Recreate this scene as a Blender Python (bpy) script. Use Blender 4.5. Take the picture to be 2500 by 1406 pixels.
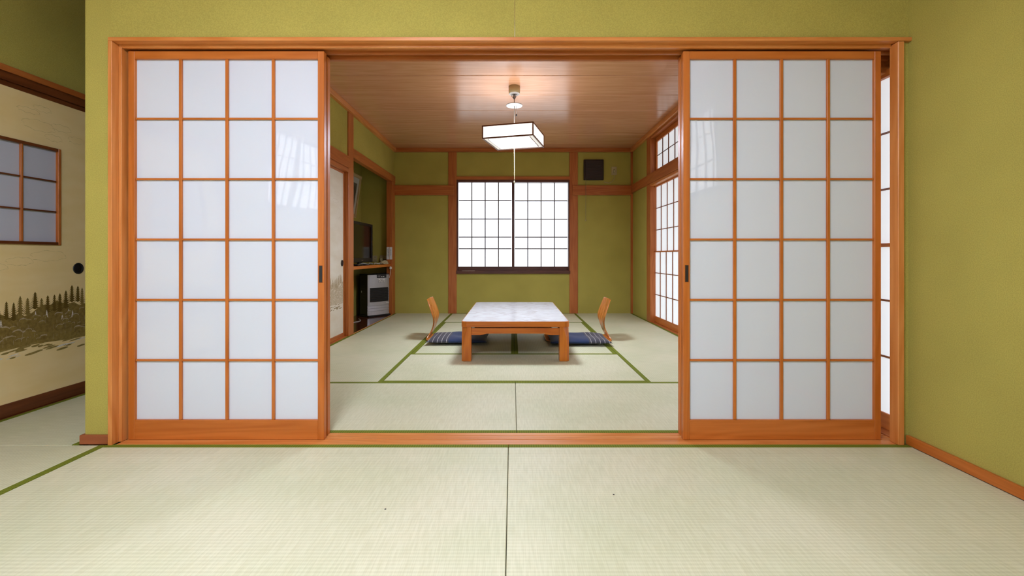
import bpy, bmesh, math, random
from mathutils import Vector, Matrix

random.seed(7)
SC = bpy.context.scene
for o in list(bpy.data.objects):
    bpy.data.objects.remove(o)
COL = SC.collection

# ------------------------------------------------------------------ camera
H = 0.862                       # eye height; x right, y depth, z up
cam_d = bpy.data.cameras.new('camera')
cam_d.sensor_width = 36.0
cam_d.lens = 16.0
cam_d.shift_x = -0.0004
cam_d.shift_y = -0.0316
cam_d.clip_start = 0.02
cam = bpy.data.objects.new('camera', cam_d)
cam.location = (0, 0, H)
cam.rotation_euler = (math.pi / 2, 0, 0)
COL.objects.link(cam)
SC.camera = cam

# ------------------------------------------------------------------ world, light levels, exposure
world = bpy.data.worlds.new('sky')
SC.world = world
world.use_nodes = True
wb = world.node_tree.nodes['Background']
wb.inputs[0].default_value = (0.80, 0.88, 1.0, 1)
wb.inputs[1].default_value = 0.6
L_BACK_WINDOW = 1.35            # daylight in the back window's frosted glass
L_SIDE_SHOJI = .62             # daylight in the paper of the side screens
L_FRONT_LEFT = 2.8              # daylight in the front room's windows (beside / behind the camera)
L_FRONT_RIGHT = 2.6
L_REAR_FILL = 1.5              # glow of the added, unseen screens behind the camera
L_LAMP_PAPER = 1.4
L_LAMP_TOP = 9.0                # added glowing sheet, stands for light leaving the pendant's open top
L_LAMP_BOTTOM = 98.0
L_ADDED_LAMP = 86.0           # unseen lamp added on the front room's ceiling to brighten it
SC.cycles.max_bounces = 5
SC.cycles.diffuse_bounces = 3
SC.cycles.glossy_bounces = 2
SC.cycles.caustics_reflective = False
SC.cycles.caustics_refractive = False
SC.view_settings.view_transform = 'Standard'
SC.view_settings.look = 'None'
SC.view_settings.exposure = 0.0
SC.view_settings.gamma = 1.0
SC.view_settings.use_curve_mapping = False

# ------------------------------------------------------------------ helpers
WL = {}                          # world location of each parent
CACHE = {}

def tag(o, label=None, cat=None, group=None, kind=None):
    if label: o['label'] = label
    if cat: o['category'] = cat
    if group: o['group'] = group
    if kind: o['kind'] = kind
    return o

def empty(name, loc=(0, 0, 0), label=None, cat=None, group=None, kind=None, rz=0):
    o = bpy.data.objects.new(name, None)
    o.empty_display_size = 0.1
    o.location = loc
    o.rotation_euler = (0, 0, rz)
    COL.objects.link(o)
    WL[o.name] = Vector(loc)
    return tag(o, label, cat, group, kind)

def link(name, me, loc, parent=None, local=False):
    o = bpy.data.objects.new(name, me)
    COL.objects.link(o)
    loc = Vector(loc)
    if parent is not None:
        o.parent = parent
        if local:
            o.location = loc
            WL[o.name] = loc
        else:
            o.location = loc - WL[parent.name]
            WL[o.name] = loc
    else:
        o.location = loc
        WL[o.name] = loc
    return o

def box_mesh(sx, sy, sz, bev, mat):
    key = ('b', round(sx, 5), round(sy, 5), round(sz, 5), bev, mat.name)
    if key in CACHE: return CACHE[key]
    bm = bmesh.new()
    bmesh.ops.create_cube(bm, size=1.0)
    bmesh.ops.scale(bm, vec=(sx, sy, sz), verts=bm.verts)
    if bev > 0:
        bmesh.ops.bevel(bm, geom=bm.edges[:], offset=min(bev, min(sx, sy, sz) * .3), segments=1, affect='EDGES')
    me = bpy.data.meshes.new('box')
    bm.to_mesh(me); bm.free()
    me.materials.append(mat)
    CACHE[key] = me
    return me

def B(name, x0, x1, y0, y1, z0, z1, mat, parent=None, bev=.0015, local=False):
    me = box_mesh(x1 - x0, y1 - y0, z1 - z0, bev, mat)
    return link(name, me, ((x0 + x1) / 2, (y0 + y1) / 2, (z0 + z1) / 2), parent, local)

def multi(name, boxes, mat, parent=None, origin=None, local=False):
    """several boxes as ONE piece (a wall with an opening)"""
    if origin is None:
        origin = boxes[0][0], boxes[0][2], boxes[0][4]
    bm = bmesh.new()
    for (x0, x1, y0, y1, z0, z1) in boxes:
        r = bmesh.ops.create_cube(bm, size=1.0)
        bmesh.ops.scale(bm, vec=(x1 - x0, y1 - y0, z1 - z0), verts=r['verts'])
        bmesh.ops.translate(bm, vec=((x0 + x1) / 2 - origin[0], (y0 + y1) / 2 - origin[1], (z0 + z1) / 2 - origin[2]), verts=r['verts'])
    me = bpy.data.meshes.new(name)
    bm.to_mesh(me); bm.free()
    me.materials.append(mat)
    return link(name, me, origin, parent, local)

def pymesh(name, verts, faces, mat, parent=None, loc=(0, 0, 0), smooth=False, local=False, recalc=True):
    me = bpy.data.meshes.new(name)
    me.from_pydata(verts, [], faces)
    if recalc:
        bm = bmesh.new(); bm.from_mesh(me)
        bmesh.ops.recalc_face_normals(bm, faces=bm.faces)
        bm.to_mesh(me); bm.free()
    if smooth:
        for p in me.polygons: p.use_smooth = True
    me.materials.append(mat)
    return link(name, me, loc, parent, local)

def prism(name, poly, axis, a0, a1, mat, parent=None, bev=0.0, local=False):
    """poly: 2-D outline; axis: extrusion axis. axis 'x': poly=(y,z); 'y': (x,z); 'z': (x,y)"""
    def P(p, a):
        return {'x': (a, p[0], p[1]), 'y': (p[0], a, p[1]), 'z': (p[0], p[1], a)}[axis]
    pts = [P(p, a0) for p in poly] + [P(p, a1) for p in poly]
    c = Vector([(min(q[i] for q in pts) + max(q[i] for q in pts)) / 2 for i in range(3)])
    n = len(poly)
    vs = [tuple(Vector(q) - c) for q in pts]
    fs = [list(range(n)), list(range(2 * n - 1, n - 1, -1))] + [[i, (i + 1) % n, n + (i + 1) % n, n + i] for i in range(n)]
    o = pymesh(name, vs, fs, mat, parent, c, local=local)
    if bev:
        bm = bmesh.new(); bm.from_mesh(o.data)
        bmesh.ops.bevel(bm, geom=bm.edges[:], offset=bev, segments=1, affect='EDGES')
        bm.to_mesh(o.data); bm.free()
    return o

def lathe(name, prof, mat, loc, parent=None, seg=24, axis='z', local=False, smooth=True):
    vs, fs = [], []
    for (r, z) in prof:
        for k in range(seg):
            a = 2 * math.pi * k / seg
            p = (r * math.cos(a), r * math.sin(a), z)
            if axis == 'x': p = (z, p[0], p[1])
            if axis == 'y': p = (p[0], z, p[1])
            vs.append(p)
    for i in range(len(prof) - 1):
        for k in range(seg):
            k2 = (k + 1) % seg
            fs.append([i * seg + k, i * seg + k2, (i + 1) * seg + k2, (i + 1) * seg + k])
    fs.append(list(range(seg)))
    fs.append(list(range((len(prof) - 1) * seg, len(prof) * seg)))
    o = pymesh(name, vs, fs, mat, parent, loc, smooth=False, local=local)
    if smooth:
        for p in o.data.polygons:
            if len(p.vertices) == 4: p.use_smooth = True
    return o

def tube(name, pts, r, mat, parent=None, seg=8, local=False, sub=6):
    """a round cord through pts (Catmull-Rom)"""
    P = [Vector(p) for p in pts]
    if len(P) > 2 and sub > 1:
        Q = []
        for i in range(len(P) - 1):
            p0 = P[max(i - 1, 0)]; p1 = P[i]; p2 = P[i + 1]; p3 = P[min(i + 2, len(P) - 1)]
            for s in range(sub):
                t = s / sub
                Q.append(.5 * ((2 * p1) + (p2 - p0) * t + (2 * p0 - 5 * p1 + 4 * p2 - p3) * t * t + (3 * p1 - p0 - 3 * p2 + p3) * t ** 3))
        Q.append(P[-1]); P = Q
    org = P[0].copy()
    vs, fs = [], []
    prev = None
    for i, p in enumerate(P):
        d = (P[min(i + 1, len(P) - 1)] - P[max(i - 1, 0)]).normalized()
        if prev is None:
            prev = d.orthogonal().normalized()
        n = (prev - d * prev.dot(d)).normalized(); prev = n
        b = d.cross(n)
        for k in range(seg):
            a = 2 * math.pi * k / seg
            vs.append(tuple(p + (n * math.cos(a) + b * math.sin(a)) * r - org))
    for i in range(len(P) - 1):
        for k in range(seg):
            k2 = (k + 1) % seg
            fs.append([i * seg + k, i * seg + k2, (i + 1) * seg + k2, (i + 1) * seg + k])
    fs.append(list(range(seg))); fs.append(list(range((len(P) - 1) * seg, len(P) * seg)))
    return pymesh(name, vs, fs, mat, parent, org, smooth=True, local=local)

# ------------------------------------------------------------------ materials
def new_mat(name):
    m = bpy.data.materials.new(name)
    m.use_nodes = True
    nt = m.node_tree
    return m, nt, nt.nodes['Principled BSDF']

def N(nt, typ, **kw):
    n = nt.nodes.new(typ)
    for k, v in kw.items(): setattr(n, k, v)
    return n

def ramp(nt, stops):
    r = N(nt, 'ShaderNodeValToRGB')
    e = r.color_ramp.elements
    while len(e) > 1: e.remove(e[-1])
    e[0].position = stops[0][0]; e[0].color = (*stops[0][1], 1)
    for p, c in stops[1:]:
        x = e.new(p); x.color = (*c, 1)
    return r

def plain(name, col, rough=.5, spec=.4, metal=0.0, emit=None, estr=0.0, noise=0.0, nscale=40, bump=0.0):
    m, nt, b = new_mat(name)
    b.inputs['Base Color'].default_value = (*col, 1)
    b.inputs['Roughness'].default_value = rough
    b.inputs['Specular IOR Level'].default_value = spec
    b.inputs['Metallic'].default_value = metal
    if emit:
        b.inputs['Emission Color'].default_value = (*emit, 1)
        b.inputs['Emission Strength'].default_value = estr
    if noise or bump:
        tc = N(nt, 'ShaderNodeTexCoord')
        nz = N(nt, 'ShaderNodeTexNoise'); nz.inputs['Scale'].default_value = nscale; nz.inputs['Detail'].default_value = 4
        nt.links.new(tc.outputs['Object'], nz.inputs['Vector'])
        if noise:
            r = ramp(nt, [(.3, tuple(c * (1 - noise) for c in col)), (.7, tuple(min(1, c * (1 + noise)) for c in col))])
            nt.links.new(nz.outputs['Fac'], r.inputs['Fac'])
            nt.links.new(r.outputs['Color'], b.inputs['Base Color'])
        if bump:
            bp = N(nt, 'ShaderNodeBump'); bp.inputs['Strength'].default_value = bump; bp.inputs['Distance'].default_value = .002
            nt.links.new(nz.outputs['Fac'], bp.inputs['Height'])
            nt.links.new(bp.outputs['Normal'], b.inputs['Normal'])
    return m

def wood(name, light, dark, axis, rough=.38, spec=.4, scale=1.0, contrast=1.0, rings=True):
    """grain along `axis`, each piece its own offset"""
    m, nt, b = new_mat(name)
    tc = N(nt, 'ShaderNodeTexCoord')
    oi = N(nt, 'ShaderNodeObjectInfo')
    mul = N(nt, 'ShaderNodeMath', operation='MULTIPLY'); mul.inputs[1].default_value = 37.0
    nt.links.new(oi.outputs['Random'], mul.inputs[0])
    cmb = N(nt, 'ShaderNodeCombineXYZ')
    for i in range(3): nt.links.new(mul.outputs[0], cmb.inputs[i])
    add = N(nt, 'ShaderNodeVectorMath', operation='ADD')
    nt.links.new(tc.outputs['Object'], add.inputs[0]); nt.links.new(cmb.outputs[0], add.inputs[1])
    mp = N(nt, 'ShaderNodeMapping')
    s = [26 * scale] * 3; s['xyz'.index(axis)] = 1.3 * scale
    mp.inputs['Scale'].default_value = s
    nt.links.new(add.outputs[0], mp.inputs['Vector'])
    nz = N(nt, 'ShaderNodeTexNoise'); nz.inputs['Scale'].default_value = 1.0
    nz.inputs['Detail'].default_value = 2; nz.inputs['Distortion'].default_value = .6
    nt.links.new(mp.outputs[0], nz.inputs['Vector'])
    fine = N(nt, 'ShaderNodeTexNoise'); fine.inputs['Scale'].default_value = 6.0; fine.inputs['Detail'].default_value = 1
    nt.links.new(mp.outputs[0], fine.inputs['Vector'])
    # growth rings: banded low-frequency noise
    mp2 = N(nt, 'ShaderNodeMapping')
    s2 = [9 * scale] * 3; s2['xyz'.index(axis)] = .8 * scale
    mp2.inputs['Scale'].default_value = s2
    nt.links.new(add.outputs[0], mp2.inputs['Vector'])
    rg = N(nt, 'ShaderNodeTexNoise'); rg.inputs['Scale'].default_value = 1.0; rg.inputs['Detail'].default_value = 1
    nt.links.new(mp2.outputs[0], rg.inputs['Vector'])
    sn = N(nt, 'ShaderNodeMath', operation='MULTIPLY'); sn.inputs[1].default_value = 55.0
    nt.links.new(rg.outputs['Fac'], sn.inputs[0])
    sn2 = N(nt, 'ShaderNodeMath', operation='SINE'); nt.links.new(sn.outputs[0], sn2.inputs[0])
    mx = N(nt, 'ShaderNodeMath', operation='MULTIPLY_ADD'); mx.inputs[1].default_value = .10 if rings else .02
    nt.links.new(sn2.outputs[0], mx.inputs[0]); nt.links.new(nz.outputs['Fac'], mx.inputs[2])
    mx2 = N(nt, 'ShaderNodeMath', operation='MULTIPLY_ADD'); mx2.inputs[1].default_value = .22
    nt.links.new(fine.outputs['Fac'], mx2.inputs[0]); nt.links.new(mx.outputs[0], mx2.inputs[2])
    lo = .61 - .26 * contrast; hi = .61 + .22 * contrast
    r = ramp(nt, [(lo, dark), (hi, light)])
    nt.links.new(mx2.outputs[0], r.inputs['Fac'])
    nt.links.new(r.outputs['Color'], b.inputs['Base Color'])
    b.inputs['Roughness'].default_value = rough
    b.inputs['Specular IOR Level'].default_value = spec
    return m

def woods(name, light, dark, **kw):
    return {a: wood(name + '_' + a, light, dark, a, **kw) for a in 'xyz'}

W_DOOR = woods('shoji_wood', (.60, .175, .030), (.47, .118, .013))          # sliding screens
W_FRAME = woods('frame_wood', (.76, .30, .085), (.60, .19, .036))         # casing, sill
W_POST = woods('post_wood', (.52, .16, .036), (.40, .10, .018))           # posts and beams
W_DARK = woods('dark_wood', (.19, .052, .014), (.11, .026, .006))           # dark rails
W_BROWN = woods('brown_frame', (.115, .036, .020), (.075, .020, .012), contrast=.7)  # aluminium-wood window sash
W_CEIL = woods('ceiling_board', (.70, .35, .19), (.60, .275, .13), rough=.21, spec=.75, scale=1.0, contrast=1.0, rings=True)
W_SIDE = woods('side_bar_wood', (.30, .10, .035), (.22, .065, .018))
W_TABLE = woods('table_wood', (.62, .175, .013), (.46, .10, .005), rough=.28)
W_CHAIR = woods('chair_ply', (.62, .215, .040), (.48, .130, .016), rough=.22, contrast=.8)
W_BOARD = woods('alcove_board', (.12, .030, .012), (.06, .014, .006), rough=.12, spec=.6)
W_GOLD = woods('picture_frame_wood', (.60, .42, .20), (.42, .27, .11))

def plaster(name, col):
    m, nt, b = new_mat(name)
    tc = N(nt, 'ShaderNodeTexCoord')
    n1 = N(nt, 'ShaderNodeTexNoise'); n1.inputs['Scale'].default_value = 3.0; n1.inputs['Detail'].default_value = 2
    n2 = N(nt, 'ShaderNodeTexNoise'); n2.inputs['Scale'].default_value = 260.0; n2.inputs['Detail'].default_value = 0
    for n in (n1, n2): nt.links.new(tc.outputs['Object'], n.inputs['Vector'])
    r = ramp(nt, [(.25, tuple(c * .93 for c in col)), (.75, tuple(c * 1.06 for c in col))])
    nt.links.new(n1.outputs['Fac'], r.inputs['Fac'])
    r2 = ramp(nt, [(.3, (.90, .90, .90)), (.7, (1.05, 1.05, 1.05))])
    nt.links.new(n2.outputs['Fac'], r2.inputs['Fac'])
    mx = N(nt, 'ShaderNodeMix', data_type='RGBA', blend_type='MULTIPLY'); mx.inputs[0].default_value = 1.0
    nt.links.new(r.outputs['Color'], mx.inputs[6]); nt.links.new(r2.outputs['Color'], mx.inputs[7])
    nt.links.new(mx.outputs[2], b.inputs['Base Color'])
    b.inputs['Roughness'].default_value = .95
    b.inputs['Specular IOR Level'].default_value = .1
    bp = N(nt, 'ShaderNodeBump'); bp.inputs['Strength'].default_value = .35; bp.inputs['Distance'].default_value = .0015
    nt.links.new(n2.outputs['Fac'], bp.inputs['Height']); nt.links.new(bp.outputs['Normal'], b.inputs['Normal'])
    return m

M_WALL = plaster('green_plaster', (.465, .39, .090))

def tatami(name, axis):
    """furrows run along `axis`, 15 mm apart"""
    m, nt, b = new_mat(name)
    tc = N(nt, 'ShaderNodeTexCoord')
    sp = N(nt, 'ShaderNodeSeparateXYZ'); nt.links.new(tc.outputs['Object'], sp.inputs[0])
    c = 'Y' if axis == 'x' else 'X'
    a = 'X' if axis == 'x' else 'Y'
    mu = N(nt, 'ShaderNodeMath', operation='MULTIPLY'); mu.inputs[1].default_value = 2 * math.pi / .0155
    nt.links.new(sp.outputs[c], mu.inputs[0])
    si = N(nt, 'ShaderNodeMath', operation='SINE'); nt.links.new(mu.outputs[0], si.inputs[0])
    mu2 = N(nt, 'ShaderNodeMath', operation='MULTIPLY'); mu2.inputs[1].default_value = 2 * math.pi / .006
    nt.links.new(sp.outputs[a], mu2.inputs[0])
    si2 = N(nt, 'ShaderNodeMath', operation='SINE'); nt.links.new(mu2.outputs[0], si2.inputs[0])
    # rush-to-rush colour variation: noise stretched across the mat
    mp = N(nt, 'ShaderNodeMapping')
    mp.inputs['Scale'].default_value = (130, 12, 1) if axis == 'x' else (12, 130, 1)
    nt.links.new(tc.outputs['Object'], mp.inputs['Vector'])
    nz = N(nt, 'ShaderNodeTexNoise'); nz.inputs['Scale'].default_value = 1; nz.inputs['Detail'].default_value = 2
    nt.links.new(mp.outputs[0], nz.inputs['Vector'])
    big = N(nt, 'ShaderNodeTexNoise'); big.inputs['Scale'].default_value = 2.2; big.inputs['Detail'].default_value = 1
    nt.links.new(tc.outputs['Object'], big.inputs['Vector'])
    h = N(nt, 'ShaderNodeMath', operation='MULTIPLY_ADD'); h.inputs[1].default_value = .16
    nt.links.new(si.outputs[0], h.inputs[0]); nt.links.new(nz.outputs['Fac'], h.inputs[2])
    h2 = N(nt, 'ShaderNodeMath', operation='MULTIPLY_ADD'); h2.inputs[1].default_value = .05
    nt.links.new(si2.outputs[0], h2.inputs[0]); nt.links.new(h.outputs[0], h2.inputs[2])
    r = ramp(nt, [(.25, (.62, .60, .39)), (.75, (.73, .71, .50))])
    nt.links.new(h2.outputs[0], r.inputs['Fac'])
    r2 = ramp(nt, [(.3, (.93, .95, .90)), (.7, (1.04, 1.02, 1.03))])
    nt.links.new(big.outputs['Fac'], r2.inputs['Fac'])
    mx = N(nt, 'ShaderNodeMix', data_type='RGBA', blend_type='MULTIPLY'); mx.inputs[0].default_value = 1.0
    nt.links.new(r.outputs['Color'], mx.inputs[6]); nt.links.new(r2.outputs['Color'], mx.inputs[7])
    nt.links.new(mx.outputs[2], b.inputs['Base Color'])
    b.inputs['Roughness'].default_value = .50
    b.inputs['Specular IOR Level'].default_value = .38
    bp = N(nt, 'ShaderNodeBump'); bp.inputs['Strength'].default_value = .25; bp.inputs['Distance'].default_value = .00045
    nt.links.new(si.outputs[0], bp.inputs['Height']); nt.links.new(bp.outputs['Normal'], b.inputs['Normal'])
    return m

M_GROOVE = plain('groove_shadow_wood', (.20, .085, .035), rough=.7)
M_TAT = {'x': tatami('tatami_rush_x', 'x'), 'y': tatami('tatami_rush_y', 'y')}

def border_cloth():
    m, nt, b = new_mat('tatami_border_cloth')
    tc = N(nt, 'ShaderNodeTexCoord')
    ck = N(nt, 'ShaderNodeTexChecker'); ck.inputs['Scale'].default_value = 130
    mp = N(nt, 'ShaderNodeMapping'); mp.inputs['Rotation'].default_value = (0, 0, math.radians(45))
    nt.links.new(tc.outputs['Object'], mp.inputs['Vector']); nt.links.new(mp.outputs[0], ck.inputs['Vector'])
    ck.inputs['Color1'].default_value = (.215, .235, .022, 1)
    ck.inputs['Color2'].default_value = (.120, .150, .012, 1)
    nt.links.new(ck.outputs['Color'], b.inputs['Base Color'])
    b.inputs['Roughness'].default_value = .8
    b.inputs['Specular IOR Level'].default_value = .2
    return m
M_HERI = border_cloth()

def shoji_pane(name, col, emit=None, estr=0.0, rough=.06, bump=.02, bscale=3.2, spec=.5):
    """white film under clear glass: flat white with a wavy mirror gloss"""
    m, nt, b = new_mat(name)
    b.inputs['Base Color'].default_value = (*col, 1)
    b.inputs['Roughness'].default_value = .6
    b.inputs['Specular IOR Level'].default_value = .0
    b.inputs['Coat Weight'].default_value = 1.0
    b.inputs['Coat Roughness'].default_value = rough
    b.inputs['Coat IOR'].default_value = 1.5
    if emit:
        b.inputs['Emission Color'].default_value = (*emit, 1)
        b.inputs['Emission Strength'].default_value = estr
    tc = N(nt, 'ShaderNodeTexCoord'); oi = N(nt, 'ShaderNodeObjectInfo')
    ad = N(nt, 'ShaderNodeVectorMath', operation='ADD')
    nt.links.new(tc.outputs['Object'], ad.inputs[0]); nt.links.new(oi.outputs['Location'], ad.inputs[1])
    nz = N(nt, 'ShaderNodeTexNoise'); nz.inputs['Scale'].default_value = bscale; nz.inputs['Detail'].default_value = 0
    nt.links.new(ad.outputs[0], nz.inputs['Vector'])
    bp = N(nt, 'ShaderNodeBump'); bp.inputs['Strength'].default_value = 1.0; bp.inputs['Distance'].default_value = bump
    nt.links.new(nz.outputs['Fac'], bp.inputs['Height']); nt.links.new(bp.outputs['Normal'], b.inputs['Coat Normal'])
    return m

M_PANE = shoji_pane('shoji_white_glass', (.69, .71, .78), bump=.004, rough=.02)
M_PAPER_LIT = plain('shoji_paper_daylight', (.75, .74, .74), rough=.8, spec=.1, emit=(.86, .93, 1.0), estr=L_SIDE_SHOJI)
M_GLASS_LIT = plain('frosted_glass_daylight', (.8, .8, .8), rough=.3, spec=.3, emit=(.86, .94, 1.0), estr=L_BACK_WINDOW)
M_GLASS_FL = plain('frosted_glass_daylight_front_left', (.8, .8, .8), rough=.3, spec=.3, emit=(.97, .98, 1.0), estr=L_FRONT_LEFT)
M_GLASS_FR = plain('frosted_glass_daylight_front_right', (.8, .8, .8), rough=.3, spec=.3, emit=(.97, .98, 1.0), estr=L_FRONT_RIGHT)
M_FUSUMA_PANE = shoji_pane('fusuma_window_glass', (.56, .55, .62), bump=.006)
M_BLACK = plain('black_plastic', (.012, .010, .011), rough=.35, spec=.4)
M_BLACKM = plain('black_metal', (.010, .009, .010), rough=.45, spec=.5)
M_GREYBAR = plain('window_bar_grey', (.13, .10, .10), rough=.5)
M_CREAM = plain('cream_plastic', (.50, .42, .22), rough=.5)
M_WHITE = plain('white_plastic', (.75, .72, .66), rough=.5)

# ------------------------------------------------------------------ the setting: floor
ZC = 2.46                        # ceiling height
YB = 6.79                        # back wall
XL, XR = -1.76, 1.79             # back room side walls
YP0, YP1 = 2.085, 2.205          # partition wall, front and back faces
XFL, XFR = -2.68, 1.815          # front room side walls
YR = -2.4                        # wall behind the camera
XPE = -1.957                     # free end of the partition wall

floor = multi('floor', [(-2.75, 1.95, YR - .1, 7.0, -.12, -.052)], plain('floor_base', (.20, .15, .09), rough=.9, noise=.2), origin=(0, 0, -.12))
tag(floor, 'floor of woven rush tatami mats with green cloth borders', 'floor', kind='structure')

def mat_(x0, x1, y0, y1, axis):
    """one tatami; cloth borders on its two long edges"""
    g = .0012
    o = B('tatami_mat', x0 + g, x1 - g, y0 + g, y1 - g, -.052, 0, M_TAT[axis], floor, bev=.002)
    w = .030
    if axis == 'x':
        B('cloth_border', x0 + g, x1 - g, y0 + g, y0 + g + w, -.02, .0014, M_HERI, o, bev=.0006)
        B('cloth_border', x0 + g, x1 - g, y1 - g - w, y1 - g, -.02, .0014, M_HERI, o, bev=.0006)
    else:
        B('cloth_border', x0 + g, x0 + g + w, y0 + g, y1 - g, -.02, .0014, M_HERI, o, bev=.0006)
        B('cloth_border', x1 - g - w, x1 - g, y0 + g, y1 - g, -.02, .0014, M_HERI, o, bev=.0006)
    return o

XC = -.018                        # joint of the front mats
for k in range(5):
    y1 = 2.076 - .888 * k
    mat_(-1.845, XC, y1 - .888, y1, 'x')
    mat_(XC, 1.80, y1 - .888, y1, 'x')
mat_(-2.68, -1.845, .26, 2.070, 'y')
mat_(-2.68, -1.845, -1.55, .26, 'y')
mat_(-2.68, -1.845, -2.364, -1.55, 'y')
mat_(-2.68, -1.975, 2.070, 3.60, 'y')
# back room: ten mats
Y1, Y2, Y3, Y4 = 2.213, 3.105, 4.005, 5.875
XA, XB_, XM = -.888, .915, .020
mat_(XL, XM, Y1, Y2, 'x'); mat_(XM, XR, Y1, Y2, 'x')
for (a, b) in ((XL, XA), (XB_, XR)):
    mat_(a, b, Y2, 4.93, 'y'); mat_(a, b, 4.93, YB, 'y')
mat_(XA, XB_, Y2, Y3, 'x'); mat_(XA, XM, Y3, Y4, 'y'); mat_(XM, XB_, Y3, Y4, 'y'); mat_(XA, XB_, Y4, YB, 'x')

# ------------------------------------------------------------------ ceilings
ceil_b = multi('ceiling', [(-2.35, 2.1, YP1 - .04, 7.0, ZC + .012, ZC + .08)], M_GROOVE, origin=(0, 4.5, ZC))
tag(ceil_b, 'boarded wooden ceiling of the back room with wide planks', 'ceiling', kind='structure')
y = 2.08
k = 0
while y < YB:
    y0 = max(y, YP1 - .02); y1 = min(y + .49, YB + .02)
    B('plank', XL - .02, XR + .08, y0 + .0045, y1 - .0045, ZC, ZC + .0125, W_CEIL['x'], ceil_b, bev=.003)
    y += .49
ceil_f = multi('ceiling_front_room', [(-2.75, 1.9, YR - .1, 3.7, ZC + .012, ZC + .08)], W_CEIL['x'], origin=(0, 0, ZC))
tag(ceil_f, 'boarded wooden ceiling above the front room', 'ceiling', kind='structure')
y = YR
while y < YP0 - .01:
    y1 = min(y + .49, YP0)
    B('plank', XFL, XFR, y + .003, y1 - .003, ZC, ZC + .0125, W_CEIL['x'], ceil_f, bev=.003)
    y += .49
for (a, b) in ((YP0, 2.55), (2.55, 3.04), (3.04, 3.6)):
    B('plank', XFL, XPE + .06, a + .003, b - .003, ZC, ZC + .0125, W_CEIL['x'], ceil_f, bev=.003)

# ------------------------------------------------------------------ partition wall with the wide opening
CX0, CX1 = -1.838, 1.781          # outer edges of the door frame
CZ = 1.8545
wp = empty('wall_partition', (0, YP0, 0), 'green plaster wall framing the wide sliding-door opening', 'wall', kind='structure')
multi('plaster_pier', [(XPE, CX0, YP0, YP1, 0, ZC)], M_WALL, wp)
B('plaster_header', CX0, .0105, YP0, YP1, CZ, ZC, M_WALL, wp, bev=0)
B('plaster_header', .0125, XFR, YP0, YP1, CZ, ZC, M_WALL, wp, bev=0)
B('plaster_strip', CX1, XFR, YP0 + .002, 2.116, 0, CZ, M_WALL, wp, bev=0)

tf = empty('trim_1', (0, YP0, 0), 'stepped orange wooden frame around the wide sliding-door opening', 'door frame', kind='structure')
YF = 2.066
# left jamb: two steps
B('outer_casing', CX0, -1.820, YF, 2.104, 0, 1.8375, W_FRAME['z'], tf)
B('jamb', CX0, -1.8085, 2.1045, YP1 + .012, 0, CZ - .002, W_FRAME['z'], tf)
# right jamb: a narrow casing, the tracks run on behind it
B('outer_casing', 1.752, CX1, YF, 2.116, 0, CZ - .018, W_FRAME['z'], tf, bev=.003)
# head: two steps, then the grooved track
B('head_casing', CX0, XFR, YF, 2.104, 1.838, CZ, W_FRAME['x'], tf)
B('head_casing', -1.808, 1.752, 2.104, 2.123, 1.824, CZ, W_FRAME['x'], tf)
for (a, b, zb) in ((2.123, 2.160, 1.832), (2.160, 2.172, 1.820), (2.172, 2.212, 1.832), (2.212, 2.232, 1.814)):
    B('head_track', -1.808, 1.832, a, b, zb, CZ + .01, W_POST['x'], tf, bev=.0008)
# sill with two grooves
for (a, b, zt) in ((2.078, 2.128, .0005), (2.128, 2.136, -.003), (2.136, 2.148, .0005), (2.148, 2.152, -.003), (2.152, 2.176, .0005), (2.176, 2.182, -.003), (2.182, 2.2125, .0005)):
    B('sill_strip', -1.808, 1.786, a, b, -.04, zt, W_FRAME['x'], tf, bev=.0006)

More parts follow.
